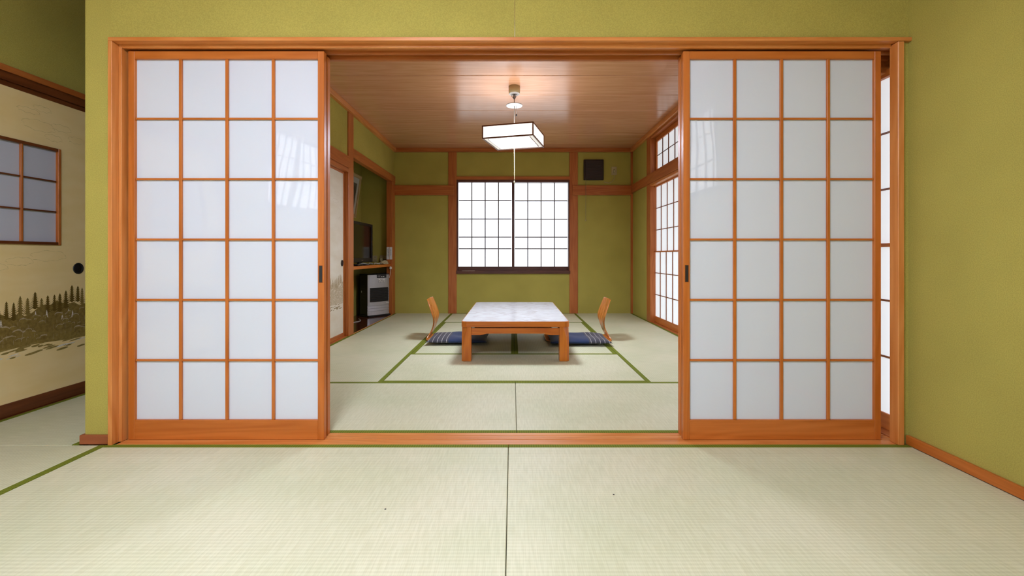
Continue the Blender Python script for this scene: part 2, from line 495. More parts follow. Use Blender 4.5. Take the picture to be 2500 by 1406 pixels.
# ------------------------------------------------------------------ sliding screens
def shoji(name, x0, x1, yf, yb, z0, z1, label, rows, cols, st, tr, br, handle=None, group=None):
    """a shoji in an xz plane: stiles, rails, bars, one pane per cell"""
    d = empty(name, ((x0 + x1) / 2, yf, z0), label, 'sliding door', group=group, kind='structure')
    B('stile', x0, x0 + st, yf, yb, z0, z1, W_DOOR['z'], d, bev=.002)
    B('stile', x1 - st, x1, yf, yb, z0, z1, W_DOOR['z'], d, bev=.002)
    B('top_rail', x0 + st, x1 - st, yf + .001, yb - .001, z1 - tr, z1, W_DOOR['x'], d, bev=.0015)
    B('bottom_rail', x0 + st, x1 - st, yf + .001, yb - .001, z0, z0 + br, W_DOOR['x'], d, bev=.0015)
    gx0, gx1, gz0, gz1 = x0 + st, x1 - st, z0 + br, z1 - tr
    vb, hb = .0135, .0095
    cw = (gx1 - gx0 - vb * (cols - 1)) / cols
    rh = (gz1 - gz0 - hb * (rows - 1)) / rows
    yk0, yk1 = yf + .006, yf + .015
    for i in range(1, cols):
        xa = gx0 + i * cw + (i - 1) * vb
        B('vertical_bar', xa, xa + vb, yk0 - .0025, yk1, gz0, gz1, W_DOOR['z'], d, bev=.0018)
    for j in range(1, rows):
        za = gz0 + j * rh + (j - 1) * hb
        for i in range(cols):
            xa = gx0 + i * (cw + vb)
            B('horizontal_bar', xa, xa + cw, yk0, yk1, za, za + hb, W_DOOR['x'], d, bev=.0015)
    for j in range(rows):
        za = gz0 + j * (rh + hb)
        for i in range(cols):
            xa = gx0 + i * (cw + vb)
            B('pane', xa - .003, xa + cw + .003, yk1, yk1 + .004, za - .003, za + rh + .003, M_PANE, d, bev=0)
    if handle:
        hx, hz = handle
        p = empty('finger_pull', (hx, yf, hz)); p.parent = d; p.location = Vector((hx, yf, hz)) - WL[d.name]
        B('pull_rim', hx - .0085, hx - .0065, yf - .0015, yf + .004, hz - .040, hz + .040, W_DARK['z'], p, bev=.0003)
        B('pull_rim', hx + .0065, hx + .0085, yf - .0015, yf + .004, hz - .040, hz + .040, W_DARK['z'], p, bev=.0003)
        B('pull_rim', hx - .0065, hx + .0065, yf - .0015, yf + .004, hz + .038, hz + .040, W_DARK['x'], p, bev=.0003)
        B('pull_rim', hx - .0065, hx + .0065, yf - .0015, yf + .004, hz - .040, hz - .038, W_DARK['x'], p, bev=.0003)
        B('pull_cup', hx - .0065, hx + .0065, yf - .0008, yf + .003, hz - .038, hz + .038, M_BLACKM, p, bev=.0003)
    return d

SZ1 = 1.818
shoji('door_1', -1.796, -.880, 2.126, 2.156, .001, SZ1, 'white paned shoji slid to the left side of the opening, nearest the camera', 6, 4, .030, .036, .092, handle=(-.8955, .776))
shoji('door_2', -1.798, -.886, 2.181, 2.213, .001, SZ1, 'second shoji hidden behind the left shoji, only its edge stile showing', 6, 4, .030, .036, .092)
shoji('door_3', .7995, 1.723, 2.126, 2.156, .001, SZ1, 'white paned shoji slid to the right side of the opening, nearest the camera', 6, 4, .030, .036, .092, handle=(.8145, .778))
shoji('door_4', .805, 1.71, 2.181, 2.213, .001, SZ1, 'second shoji hidden behind the right shoji, only its edge stile showing', 6, 4, .030, .036, .092)

# ------------------------------------------------------------------ back room walls
WX0, WX1, WZ0, WZ1 = -.831, .856, .593, 1.9926
wall_back = multi('wall_back', [(-2.40, WX0, YB, YB + .12, 0, ZC + .05), (WX1, 1.95, YB, YB + .12, 0, ZC + .05),
                                (WX0, WX1, YB, YB + .12, 0, WZ0), (WX0, WX1, YB, YB + .12, WZ1, ZC + .05)], M_WALL)
tag(wall_back, 'green plaster back wall around the bright lattice window', 'wall', kind='structure')

tn = [1]
def trim(x0, x1, y0, y1, z0, z1, mat, label, cat='trim', bev=.003):
    tn[0] += 1
    o = B('trim_%d' % tn[0], x0, x1, y0, y1, z0, z1, mat, bev=bev)
    return tag(o, label, cat, kind='structure')

trim(-.955, -.831, YB - .016, YB + .06, 0, ZC, W_POST['z'], 'wooden post on the back wall left of the window', 'post')
trim(.850, .974, YB - .016, YB + .06, 0, ZC, W_POST['z'], 'wooden post on the back wall right of the window', 'post')
trim(XR - .028, XR + .03, YB - .028, YB + .03, 0, ZC, W_POST['z'], 'thin wooden corner post at the right end of the back wall', 'post')
trim(XL - .01, -.868, YB - .034, YB, 1.760, 1.907, W_POST['x'], 'horizontal wooden beam on the back wall left of the window', 'beam')
trim(.892, XR, YB - .034, YB, 1.760, 1.907, W_POST['x'], 'horizontal wooden beam on the back wall below the ventilator', 'beam')
trim(XL, XR, YB - .045, YB, 2.402, ZC, W_POST['x'], 'ceiling moulding along the top of the back wall', 'moulding')
trim(XL - .02, XL + .040, YP1 + .03, YB - .045, 2.402, ZC, W_FRAME['y'], 'ceiling moulding along the left wall of the back room', 'moulding')
trim(XR - .040, XR + .06, YP1 + .03, YB - .045, 2.402, ZC, W_FRAME['y'], 'ceiling moulding above the right transom windows', 'moulding')

# window in the back wall: two sliding sashes
w1 = empty('window_1', (.0125, YB, WZ0), 'two-sash sliding lattice window glowing with daylight in the back wall', 'window', kind='structure')
B('head_casing', WX0, WX1, YB - .022, YB + .05, 1.9926 - .001, 2.040, W_POST['x'], w1)
B('sill', WX0 - .004, WX1 + .004, YB - .030, YB + .09, .593, .640, W_BROWN['x'], w1)
B('frame_head', WX0, WX1, YB - .012, YB + .09, 1.956, 1.9915, W_BROWN['x'], w1)
B('frame_side', WX0, WX0 + .022, YB - .012, YB + .09, .640, 1.956, W_BROWN['z'], w1)
B('frame_side', WX1 - .022, WX1, YB - .012, YB + .09, .640, 1.956, W_BROWN['z'], w1)
zl = [.697, .966, 1.140, 1.412, 1.687, 1.956]
def sash(x0, x1, y0, y1, stile_in):
    s = empty('sash', ((x0 + x1) / 2, y0, .64)); s.parent = w1; s.location = Vector(((x0 + x1) / 2, y0, .64)) - WL[w1.name]
    B('bottom_rail', x0, x1, y0, y1, .640, .697, W_BROWN['x'], s)
    if stile_in < 0: B('stile', x0, x0 + .026, y0, y1, .697, 1.956, W_BROWN['z'], s)
    else: B('stile', x1 - .026, x1, y0, y1, .697, 1.956, W_BROWN['z'], s)
    gx0 = x0 + (.026 if stile_in < 0 else 0); gx1 = x1 - (.026 if stile_in > 0 else 0)
    cw = (gx1 - gx0) / 4
    for i in range(1, 4):
        B('lattice_bar', gx0 + i * cw - .007, gx0 + i * cw + .007, y0 + .004, y0 + .016, .697, 1.956, M_GREYBAR, s, bev=0)
    for z in zl[1:-1]:
        for i in range(4):
            B('lattice_bar', gx0 + i * cw + .0055, gx0 + (i + 1) * cw - .0055, y0 + .005, y0 + .015, z - .007, z + .007, M_GREYBAR, s, bev=0)
    for j in range(5):
        for i in range(4):
            B('pane', gx0 + i * cw, gx0 + (i + 1) * cw, y0 + .018, y0 + .022, zl[j], zl[j + 1], M_GLASS_LIT, s, bev=0)
sash(WX0 + .022, .018, YB + .030, YB + .056, 1)
sash(.004, WX1 - .022, YB + .060, YB + .086, -1)
B('catch_strip', -.745, -.56, YB - .033, YB - .0295, .634, .639, plain('sill_scuff', (.62, .45, .36), rough=.4), w1, bev=0)  # short pale strip on the sill's front edge

# right wall: green bay, post, recessed screens and transom
wall_right = multi('wall_right', [(XR, XR + .15, 6.03, YB, 0, ZC + .05), (XR + .13, XR + .18, 2.118, 6.03, 0, ZC + .05)], M_WALL)
tag(wall_right, 'green plaster bay at the far right of the back room', 'wall', kind='structure')
trim(XR - .012, XR + .13, 5.875, 6.03, 0, 2.402, W_POST['z'], 'wooden post beside the paper screens on the right wall', 'post')
trim(XR - .028, XR + .10, YP1 + .035, YB - .034, 1.790, 1.910, W_POST['y'], 'long wooden beam between screens and transom on the right wall', 'beam')
trim(XR - .014, XR + .10, YP1 + .035, 5.875, 1.758, 1.790, W_FRAME['y'], 'grooved head track above the paper screens on the right wall', 'track')
trim(XR - .005, XR + .12, YP1 + .035, 5.875, 2.376, 2.402, W_POST['y'], 'head rail above the transom windows on the right wall', 'rail')
trim(XR - .001, XR + .12, 2.12, 5.875, -.03, .006, W_POST['y'], 'wooden floor track below the paper screens on the right wall', 'track', bev=.001)

def side_screen(name, y0, y1, xf, label):
    """paper screen in a yz plane facing -x; its lower half sits a little proud"""
    d = empty(name, (xf, (y0 + y1) / 2, .006), label, 'sliding door', kind='structure')
    st = .030; t = .030
    z0, z1 = .007, 1.778
    for (a, b) in ((y0, y0 + st), (y1 - st, y1)):
        B('stile', xf, xf + t, a, b, z0, z1, W_DOOR['z'], d, bev=.002)
    B('top_rail', xf + .001, xf + t - .001, y0 + st, y1 - st, 1.742, z1, W_DOOR['y'], d)
    B('bottom_rail', xf + .001, xf + t - .001, y0 + st, y1 - st, z0, .085, W_DOOR['y'], d)
    B('middle_rail', xf - .006, xf + t - .001, y0 + st, y1 - st, .905, .923, W_DOOR['y'], d)
    zs = [.085, .363, .641, .914, 1.192, 1.471, 1.742]
    cw = (y1 - y0 - 2 * st) / 4
    for half in (0, 1):
        xk = xf + (.002 if half == 0 else .014)
        za, zb = (zs[0], .905) if half == 0 else (.923, zs[6])
        for i in range(1, 4):
            yc = y0 + st + i * cw
            B('vertical_bar', xk, xk + .008, yc - .0070, yc + .0070, za, zb, W_SIDE['z'], d, bev=.001)
        rows = zs[0:4] if half == 0 else zs[3:7]
        for z in rows[1:-1]:
            for i in range(4):
                B('horizontal_bar', xk + .002, xk + .008, y0 + st + i * cw + .0070, y0 + st + (i + 1) * cw - .0070, z - .0050, z + .0050, W_SIDE['y'], d, bev=.0008)
        for j in range(3):
            a = max(rows[j], za); b = min(rows[j + 1], zb)
            for i in range(4):
                B('pane', xk + .0085, xk + .0095, y0 + st + i * cw, y0 + st + (i + 1) * cw, a, b, M_PAPER_LIT, d, bev=0)
    return d
XS = 1.838
sy = [5.925 - .935 * k for k in range(5)]
labs = ['backlit paper screen on the right wall beside the far green bay',
        'backlit paper screen on the right wall, second from the far green bay',
        'backlit paper screen on the right wall, third from the far green bay',
        'backlit paper screen seen in the slit beside the right door jamb']
for k in range(4):
    side_screen('door_%d' % (5 + k), sy[k + 1], sy[k] if k else 5.925, XS + (.034 if k in (1, 2) else 0), labs[k])

def transom(name, y0, y1, xf, label):
    w = empty(name, (xf, (y0 + y1) / 2, 1.912), label, 'window', kind='structure')
    z0, z1 = 1.912, 2.375; st = .030
    for (a, b) in ((y0, y0 + st), (y1 - st, y1)):
        B('stile', xf, xf + .028, a, b, z0, z1, W_DOOR['z'], w)
    B('top_rail', xf + .001, xf + .027, y0 + st, y1 - st, 2.318, z1, W_DOOR['y'], w)
    B('bottom_rail', xf + .001, xf + .027, y0 + st, y1 - st, z0, 1.965, W_DOOR['y'], w)
    cw = (y1 - y0 - 2 * st) / 4
    for i in range(1, 4):
        yc = y0 + st + i * cw
        B('vertical_bar', xf + .008, xf + .018, yc - .005, yc + .005, 1.965, 2.318, W_DARK['z'], w, bev=.001)
    for i in range(4):
        a, b = y0 + st + i * cw, y0 + st + (i + 1) * cw
        B('horizontal_bar', xf + .010, xf + .018, a + .005, b - .005, 2.138, 2.146, W_DARK['y'], w, bev=.0008)
        B('pane', xf + .0185, xf + .0195, a, b, 1.965, 2.142, M_PAPER_LIT, w, bev=0)
        B('pane', xf + .0185, xf + .0195, a, b, 2.142, 2.318, M_PAPER_LIT, w, bev=0)
    return w
tl = ['small backlit transom window high on the right wall near the ventilator', 'second backlit transom window on the right wall from the back',
      'third backlit transom window on the right wall from the back', 'nearest backlit transom window on the right wall above the slit']
for k in range(4):
    transom('window_%d' % (2 + k), 5.865 - .905 * (k + 1), 5.865 - .905 * k, XS + .006 + (.030 if k in (1, 2) else 0), tl[k])

# left wall of the back room
wall_left = multi('wall_left', [(XL - .06, XL, YP1 + .012, 4.86, 1.914, ZC + .05), (XL - .06, XL, 5.00, YB, 2.040, ZC + .05)], M_WALL)
tag(wall_left, 'green plaster upper wall above the landscape doors and alcove', 'wall', kind='structure')
trim(XL - .10, XL + .012, 4.855, 5.012, 0, 2.402, W_POST['z'], 'wooden post between the landscape door and the alcove', 'post')
trim(XL - .075, XL + .010, 6.63, YB - .001, 0, 2.04, W_POST['z'], 'wooden post at the far end of the alcove', 'post')
trim(XL - .05, XL + .014, 5.012, YB - .001, 1.940, 2.042, W_POST['y'], 'wooden lintel over the alcove opening', 'lintel')
trim(XL - .05, XL + .030, YP1 + .012, 4.855, 1.795, 1.915, W_POST['y'], 'wooden beam above the landscape doors of the back room', 'beam')
trim(XL - .08, XL + .012, YP1 + .012, 4.855, 1.752, 1.795, W_POST['y'], 'grooved track above the landscape doors of the back room', 'track')
trim(XL - .09, XL + .002, YP1 + .012, 4.855, -.03, .004, W_POST['y'], 'floor track below the landscape doors of the back room', 'track', bev=.001)

# alcove shell
XA2 = -2.25; YA0, YA1 = 5.0, 6.80
wall_alcove = multi('wall_alcove', [(XA2 - .08, XA2, YA0 - .08, YB, 0, 2.4), (XA2, XL - .06, YA0 - .07, YA0 - .005, 0, 2.4), (XA2 - .08, XL - .06, YA0 - .08, YB, 2.34, 2.42)], M_WALL)
tag(wall_alcove, 'dim green plaster walls inside the alcove', 'wall', kind='structure')
fl_alc = B('floor_alcove', XA2, XL - .002, 5.012, YB, -.05, .002, W_BOARD['y'], bev=.001)
tag(fl_alc, 'polished dark board floor of the alcove', 'floor', kind='structure')
trim(XL - .002, XL + .014, 5.012, YB - .16, -.03, .0035, W_FRAME['y'], 'thin wooden edge strip along the alcove floor', 'trim', bev=.001)

# ------------------------------------------------------------------ front room shell
FRZ = (1.45, 2.30); FRY = (-1.15, .22)
FLY = (-2.10, -.72)
wall_fr = multi('wall_front_right', [(XFR, XFR + .12, FRY[1], 2.116, 0, ZC + .05), (XFR, XFR + .12, YR, FRY[0], 0, ZC + .05),
                                     (XFR, XFR + .12, FRY[0], FRY[1], 0, FRZ[0]), (XFR, XFR + .12, FRY[0], FRY[1], FRZ[1], ZC + .05)], M_WALL)
tag(wall_fr, 'plain green plaster wall at the right edge of the picture', 'wall', kind='structure')
bb = B('baseboard_right', XFR - .016, XFR, YR, YP0 - .002, 0, .042, W_DOOR['y'], bev=.002)
tag(bb, 'orange wooden baseboard along the right wall', 'baseboard', kind='structure')
bp_ = B('baseboard_partition', XPE - .018, CX0 - .0005, YP0 - .012, YP0 + .03, 0, .043, woods('baseboard_wood', (.36, .10, .035), (.25, .06, .018))['x'], bev=.003)
tag(bp_, 'short reddish-brown baseboard block at the foot of the left pier', 'baseboard', kind='structure')

KZ0, KZ1 = 1.790, 1.868
wall_fl = multi('wall_front_left', [(XFL - .12, XFL, FLY[1], 3.7, KZ1, ZC + .05), (XFL - .12, XFL, YR, FLY[0], 0, ZC + .05), (XFL - .12, XFL, FLY[0], FLY[1], 0, FRZ[0]),
                                    (XFL - .12, XFL, FLY[0], FLY[1], FRZ[1], ZC + .05), (XFL - .12, XFL, FLY[1], .10, 0, KZ1), (XFL - .12, XFL, 2.94, 3.7, 0, KZ1), (XFL - .12, XFL - .08, .1, 2.94, 0, KZ1)], M_WALL)
tag(wall_fl, 'shaded green plaster wall above the large landscape door', 'wall', kind='structure')
wall_rear = multi('wall_rear', [(XFL - .1, XFR + .1, YR - .12, YR, 0, ZC + .05)], M_WALL)
tag(wall_rear, 'green plaster wall behind the camera', 'wall', kind='structure')
M_REAR = plain('rear_screen_daylight', (.75, .74, .74), rough=.8, spec=.1, emit=(.72, .85, 1.0), estr=L_REAR_FILL)
def rear_fill_screen(name, x0, x1, label):  # unseen screens, added to throw even light onto the partition
    d = empty(name, ((x0 + x1) / 2, YR, 0), label, 'sliding door', kind='structure')
    f = .032; z1 = 1.98; y0, y1 = YR + .004, YR + .03
    B('stile', x0, x0 + f, y0, y1, 0.002, z1, W_DOOR['z'], d); B('stile', x1 - f, x1, y0, y1, 0.002, z1, W_DOOR['z'], d)
    B('top_rail', x0 + f, x1 - f, y0, y1, z1 - f, z1, W_DOOR['x'], d); B('bottom_rail', x0 + f, x1 - f, y0, y1, 0.002, .09, W_DOOR['x'], d)
    cw = (x1 - x0 - 2 * f) / 4; rh = (z1 - f - .09) / 6
    for i in range(1, 4): B('vertical_bar', x0 + f + i * cw - .006, x0 + f + i * cw + .006, y0 + .014, y1 - .002, .09, z1 - f, W_DOOR['z'], d)
    for j in range(1, 6): B('horizontal_bar', x0 + f, x1 - f, y0 + .012, y1 - .006, .09 + j * rh - .004, .09 + j * rh + .004, W_DOOR['x'], d)
    B('paper', x0 + f, x1 - f, y0 + .006, y0 + .010, .09, z1 - f, M_REAR, d, bev=0)
for k in range(3):
    rear_fill_screen('door_%d' % (15 + k), -2.50 + .93 * k, -2.50 + .93 * k + .925, ['daylit paper screen behind the camera, leftmost of three', 'daylit paper screen behind the camera, middle of three', 'daylit paper screen behind the camera, rightmost of three'][k])
wall_rec = multi('wall_recess', [(XFL - .1, -1.86, 3.60, 3.70, 0, ZC + .05), (XPE + .004, -1.87, YP1, 3.60, 0, ZC + .05)], M_WALL)
tag(wall_rec, 'green plaster walls of the recess behind the partition', 'wall', kind='structure')
tk = empty('trim_%d' % (tn[0] + 1), (XFL, 1.5, KZ0), 'dark wooden head rail above the large landscape door at left', 'rail', kind='structure'); tn[0] += 1
B('rail_board', XFL - .06, XFL + .014, .10, 2.94, KZ0 + .045, KZ1, W_POST['y'], tk)
B('rail_board', XFL - .06, XFL + .006, .10, 2.94, KZ0, KZ0 + .045, W_DARK['y'], tk)
trim(XFL - .075, XFL + .004, .10, 2.94, -.03, .003, W_DARK['y'], 'dark floor track below the large landscape door at left', 'track', bev=.001)

def lit_window(name, x, y0, y1, z0, z1, inward, mat, label):
    """a lattice window in a side wall; inward = +1 faces +x"""
    w = empty(name, (x, (y0 + y1) / 2, z0), label, 'window', kind='structure')
    def bx(n, a, b, ya, yb, za, zb, m):
        xa, xb = sorted((x - inward * a, x - inward * b))
        return B(n, xa, xb, ya, yb, za, zb, m, w, bev=.001)
    f = .035
    bx('frame_side', -.01, .06, y0, y0 + f, z0, z1, W_BROWN['z']); bx('frame_side', -.01, .06, y1 - f, y1, z0, z1, W_BROWN['z'])
    bx('frame_head', -.01, .06, y0 + f, y1 - f, z1 - f, z1, W_BROWN['y']); bx('sill', -.02, .06, y0 + f, y1 - f, z0, z0 + f, W_BROWN['y'])
    bx('mullion', .01, .05, (y0 + y1) / 2 - .018, (y0 + y1) / 2 + .018, z0 + f, z1 - f, W_BROWN['z'])
    n = 8; cw = (y1 - y0 - 2 * f) / n
    rh = (z1 - z0 - 2 * f) / 3
    for i in range(1, n):
        if i != n // 2:
            bx('lattice_bar', .032, .046, y0 + f + i * cw - .006, y0 + f + i * cw + .006, z0 + f, z1 - f, M_GREYBAR)
    for j in range(1, 3):
        bx('lattice_bar', .034, .046, y0 + f, y1 - f, z0 + f + j * rh - .006, z0 + f + j * rh + .006, M_GREYBAR)
    for i in range(n):
        for j in range(3):
            bx('pane', .05, .055, y0 + f + i * cw, y0 + f + (i + 1) * cw, z0 + f + j * rh, z0 + f + (j + 1) * rh, mat)
    return w
lit_window('window_6', XFL, FLY[0], FLY[1], FRZ[0], FRZ[1], 1, M_GLASS_FL, 'lattice window mirrored in the glass of the left shoji')
lit_window('window_7', XFR, FRY[0], FRY[1], FRZ[0], FRZ[1], -1, M_GLASS_FR, 'lattice window mirrored in the glass of the right shoji')

# ------------------------------------------------------------------ fusuma with a printed winter landscape
def print_mat(name, gain=(1, 1, 1)):
    m, nt, b = new_mat(name)
    at = N(nt, 'ShaderNodeAttribute'); at.attribute_name = 'ink'
    tc = N(nt, 'ShaderNodeTexCoord')
    nz = N(nt, 'ShaderNodeTexNoise'); nz.inputs['Scale'].default_value = 60; nz.inputs['Detail'].default_value = 5
    nt.links.new(tc.outputs['Object'], nz.inputs['Vector'])
    r = ramp(nt, [(.3, (.78, .76, .72)), (.7, (1.18, 1.2, 1.25))])
    nt.links.new(nz.outputs['Fac'], r.inputs['Fac'])
    mx = N(nt, 'ShaderNodeMix', data_type='RGBA', blend_type='MULTIPLY'); mx.inputs[0].default_value = 1
    nt.links.new(at.outputs['Color'], mx.inputs[6]); nt.links.new(r.outputs['Color'], mx.inputs[7])
    nt.links.new(mx.outputs[2], b.inputs['Base Color'])
    b.inputs['Roughness'].default_value = .7; b.inputs['Specular IOR Level'].default_value = .2
    return m
M_PRINT = print_mat('landscape_ink')

def fusuma_paper(name, c0, c1):
    m, nt, b = new_mat(name)
    tc = N(nt, 'ShaderNodeTexCoord')
    mp = N(nt, 'ShaderNodeMapping'); mp.inputs['Scale'].default_value = (1, 3, 9)
    nt.links.new(tc.outputs['Object'], mp.inputs['Vector'])
    nz = N(nt, 'ShaderNodeTexNoise'); nz.inputs['Scale'].default_value = 1.2; nz.inputs['Detail'].default_value = 3
    nt.links.new(mp.outputs[0], nz.inputs['Vector'])
    r = ramp(nt, [(.3, c0), (.65, c1)])
    nt.links.new(nz.outputs['Fac'], r.inputs['Fac']); nt.links.new(r.outputs['Color'], b.inputs['Base Color'])
    fn = N(nt, 'ShaderNodeTexNoise'); fn.inputs['Scale'].default_value = 350
    nt.links.new(tc.outputs['Object'], fn.inputs['Vector'])
    bp = N(nt, 'ShaderNodeBump'); bp.inputs['Strength'].default_value = .15; bp.inputs['Distance'].default_value = .001
    nt.links.new(fn.outputs['Fac'], bp.inputs['Height']); nt.links.new(bp.outputs['Normal'], b.inputs['Normal'])
    b.inputs['Roughness'].default_value = .6; b.inputs['Specular IOR Level'].default_value = .25
    return m
M_FUSU = fusuma_paper('fusuma_paper', (.88, .64, .28), (.93, .70, .35))
M_FUSU_B = fusuma_paper('fusuma_paper_pale', (.70, .60, .46), (.76, .68, .56))  # same paper, whitened to carry the back room's brighter light

def landscape(parent, x, y0, y1, pal, seed, flip=1):
    """flat ink print on the door paper: thin layers a fraction of a millimetre proud"""
    rnd = random.Random(seed)
    V, F, C = [], [], []
    def tri(pts, col, lay):
        b = len(V)
        off = .0004 + lay * .00022 + rnd.random() * .0001
        for (u, z) in pts:
            V.append((off, u, z)); C.append(col)
        F.append(list(range(b, b + len(pts))))
    def ell(u, z, a, b_, col, lay, z_clip=None, n=14, rot=0.0):
        pts = []
        for k in range(n):
            t = 2 * math.pi * k / n
            du = a * math.cos(t) * (1 + .12 * rnd.uniform(-1, 1)); dz = b_ * math.sin(t) * (1 + .12 * rnd.uniform(-1, 1))
            pts.append((u + du, z + dz + du * rot))
        tri(pts, col, lay)
    W = y1 - y0
    base = lambda u: .345 + .035 * (u - y0) / W - .010 * math.sin((u - y0) * 9)
    def clampu(u): return min(max(u, y0 + .002), y1 - .002)
    # haze behind, then the dark mass of the wood
    n = 26
    prev = None
    for k in range(n + 1):
        u = y0 + W * k / n
        top = .520 + .060 * (u - y0) / W + .022 * math.sin(u * 17) + .012 * rnd.uniform(-1, 1)
        cur = (u, base(u), top)
        if prev:
            tri([(prev[0], prev[1]), (cur[0], cur[1]), (cur[0], cur[2]), (prev[0], prev[2])], pal['mid'], 0)
            tri([(prev[0], prev[1] - .012), (cur[0], cur[1] - .012), (cur[0], cur[1] + .05), (prev[0], prev[1] + .05)], pal['low'], 1)
        prev = cur
    def conifer(u, zt, h, w, col, lay, tiers=7, snow=None):
        for t in range(tiers):
            f0, f1 = t / (tiers + 1.5), (t + 1.8) / (tiers + 1.5)
            ww = w * (.22 + .78 * ((t + 1) / tiers) ** .75) * rnd.uniform(.85, 1.12)
            za, zb = zt - h * f0, zt - h * min(f1, 1)
            tri([(clampu(u), za), (clampu(u - ww), zb - .004), (clampu(u - ww * .45), zb + .005), (clampu(u), zb - .003), (clampu(u + ww * .5), zb + .005), (clampu(u + ww), zb - .004)], col, lay)
    u = y0 + .015
    while u < y1 - .015:
        g = (u - y0) / W
        zt = .600 + .075 * g * g + .018 * math.sin(u * 23) + rnd.uniform(-.018, .020)
        conifer(u, zt, rnd.uniform(.10, .13), rnd.uniform(.026, .034), pal['dark'] if rnd.random() > .3 else pal['mid'], 2, 8)
        u += rnd.uniform(.026, .042)
    for _ in range(int(W * 9)):
        u = rnd.uniform(y0 + .03, y1 - .03); zt = rnd.uniform(.52, .57)
        conifer(u, zt, .055, .010, pal['snow'], 3, 3)
        conifer(u, zt - .028, .07, .012, pal['mid'], 4, 4)
    for _ in range(int(W * 95)):
        u = rnd.uniform(y0 + .03, y1 - .03); z = rnd.uniform(base(u) + .012, .49 + .05 * (u - y0) / W)
        a = rnd.uniform(.010, .026); b_ = a * rnd.uniform(.45, .7)
        lay = 5 + (0.5 - z) * 12
        ell(u, z + b_ * .25, a, b_, pal['bush'], lay)
        ell(u + .001, z - b_ * .10, a * 1.02, b_ * .92, pal['mid'] if rnd.random() > .4 else pal['low'], lay + .5)
    for _ in range(int(W * 60)):
        u = rnd.uniform(y0 + .05, y1 - .05); z = base(u) - rnd.uniform(.004, .07)
        a = rnd.uniform(.015, .045)
        ell(u, z, a, rnd.uniform(.0025, .006), pal['shore'] if rnd.random() > .25 else pal['snow'], 1 + rnd.random(), rot=.10)
    # fine lines: stems and grass strokes
    for _ in range(int(W * 70)):
        u = rnd.uniform(y0 + .01, y1 - .01); z = rnd.uniform(base(u), .48)
        s = rnd.uniform(.01, .03)
        tri([(u, z), (u + .0012, z), (u + .0016, z + s), (u + .0006, z + s)], pal['bush'], 12)
    # cloud outlines: lens shaped loops
    def ribbon(pts, w, col):
        for i in range(len(pts) - 1):
            (u0, za), (u1, zb) = pts[i], pts[i + 1]
            if not (y0 < u0 < y1 and y0 < u1 < y1): continue
            tri([(u0, za - w), (u1, zb - w), (u1, zb + w), (u0, za + w)], col, 1)
    for (uc, zc, a, b_) in pal['clouds']:
        ps = [(y0 + uc * W + a * math.cos(2 * math.pi * k / 30) * (1 + .1 * math.sin(5 * k)), zc + b_ * math.sin(2 * math.pi * k / 30) + .003 * math.sin(k * 1.7)) for k in range(31)]
        ribbon(ps, .0010, pal['line'])
    me = bpy.data.meshes.new('landscape_print')
    oy, oz = (y0 + y1) / 2, .5
    me.from_pydata([(a * flip, b - oy, c - oz) for (a, b, c) in V], [], F)
    ca = me.color_attributes.new('ink', 'FLOAT_COLOR', 'POINT')
    for i, c in enumerate(C): ca.data[i].color = (*c, 1)
    me.materials.append(M_PRINT)
    o = link('landscape_print', me, (x, oy, oz), parent)
    return o

PAL_F = dict(dark=(.13, .078, .012), mid=(.24, .155, .038), low=(.27, .18, .045), bush=(.45, .34, .20), snow=(.78, .68, .56), shore=(.30, .21, .06), line=(.72, .53, .24),
             clouds=[(.55, .83, .07, .022), (.72, .86, .10, .03), (.80, 1.62, .06, .02), (.66, 1.60, .09, .03), (.75, 1.55, .05, .018), (.6, 1.67, .06, .014), (.9, 1.57, .05, .02), (.68, 1.70, .05, .016), (.40, .80, .08, .02)])
PAL_B = dict(dark=(.44, .33, .20), mid=(.54, .43, .29), low=(.57, .46, .32), bush=(.70, .60, .48), snow=(.80, .73, .64), shore=(.33, .24, .13), line=(.62, .52, .40),
             clouds=[(.8, 1.50, .07, .02), (.85, 1.30, .06, .05), (.75, 1.42, .08, .02), (.88, 1.20, .04, .06)])  # same print, its inks paled for the light in the back room

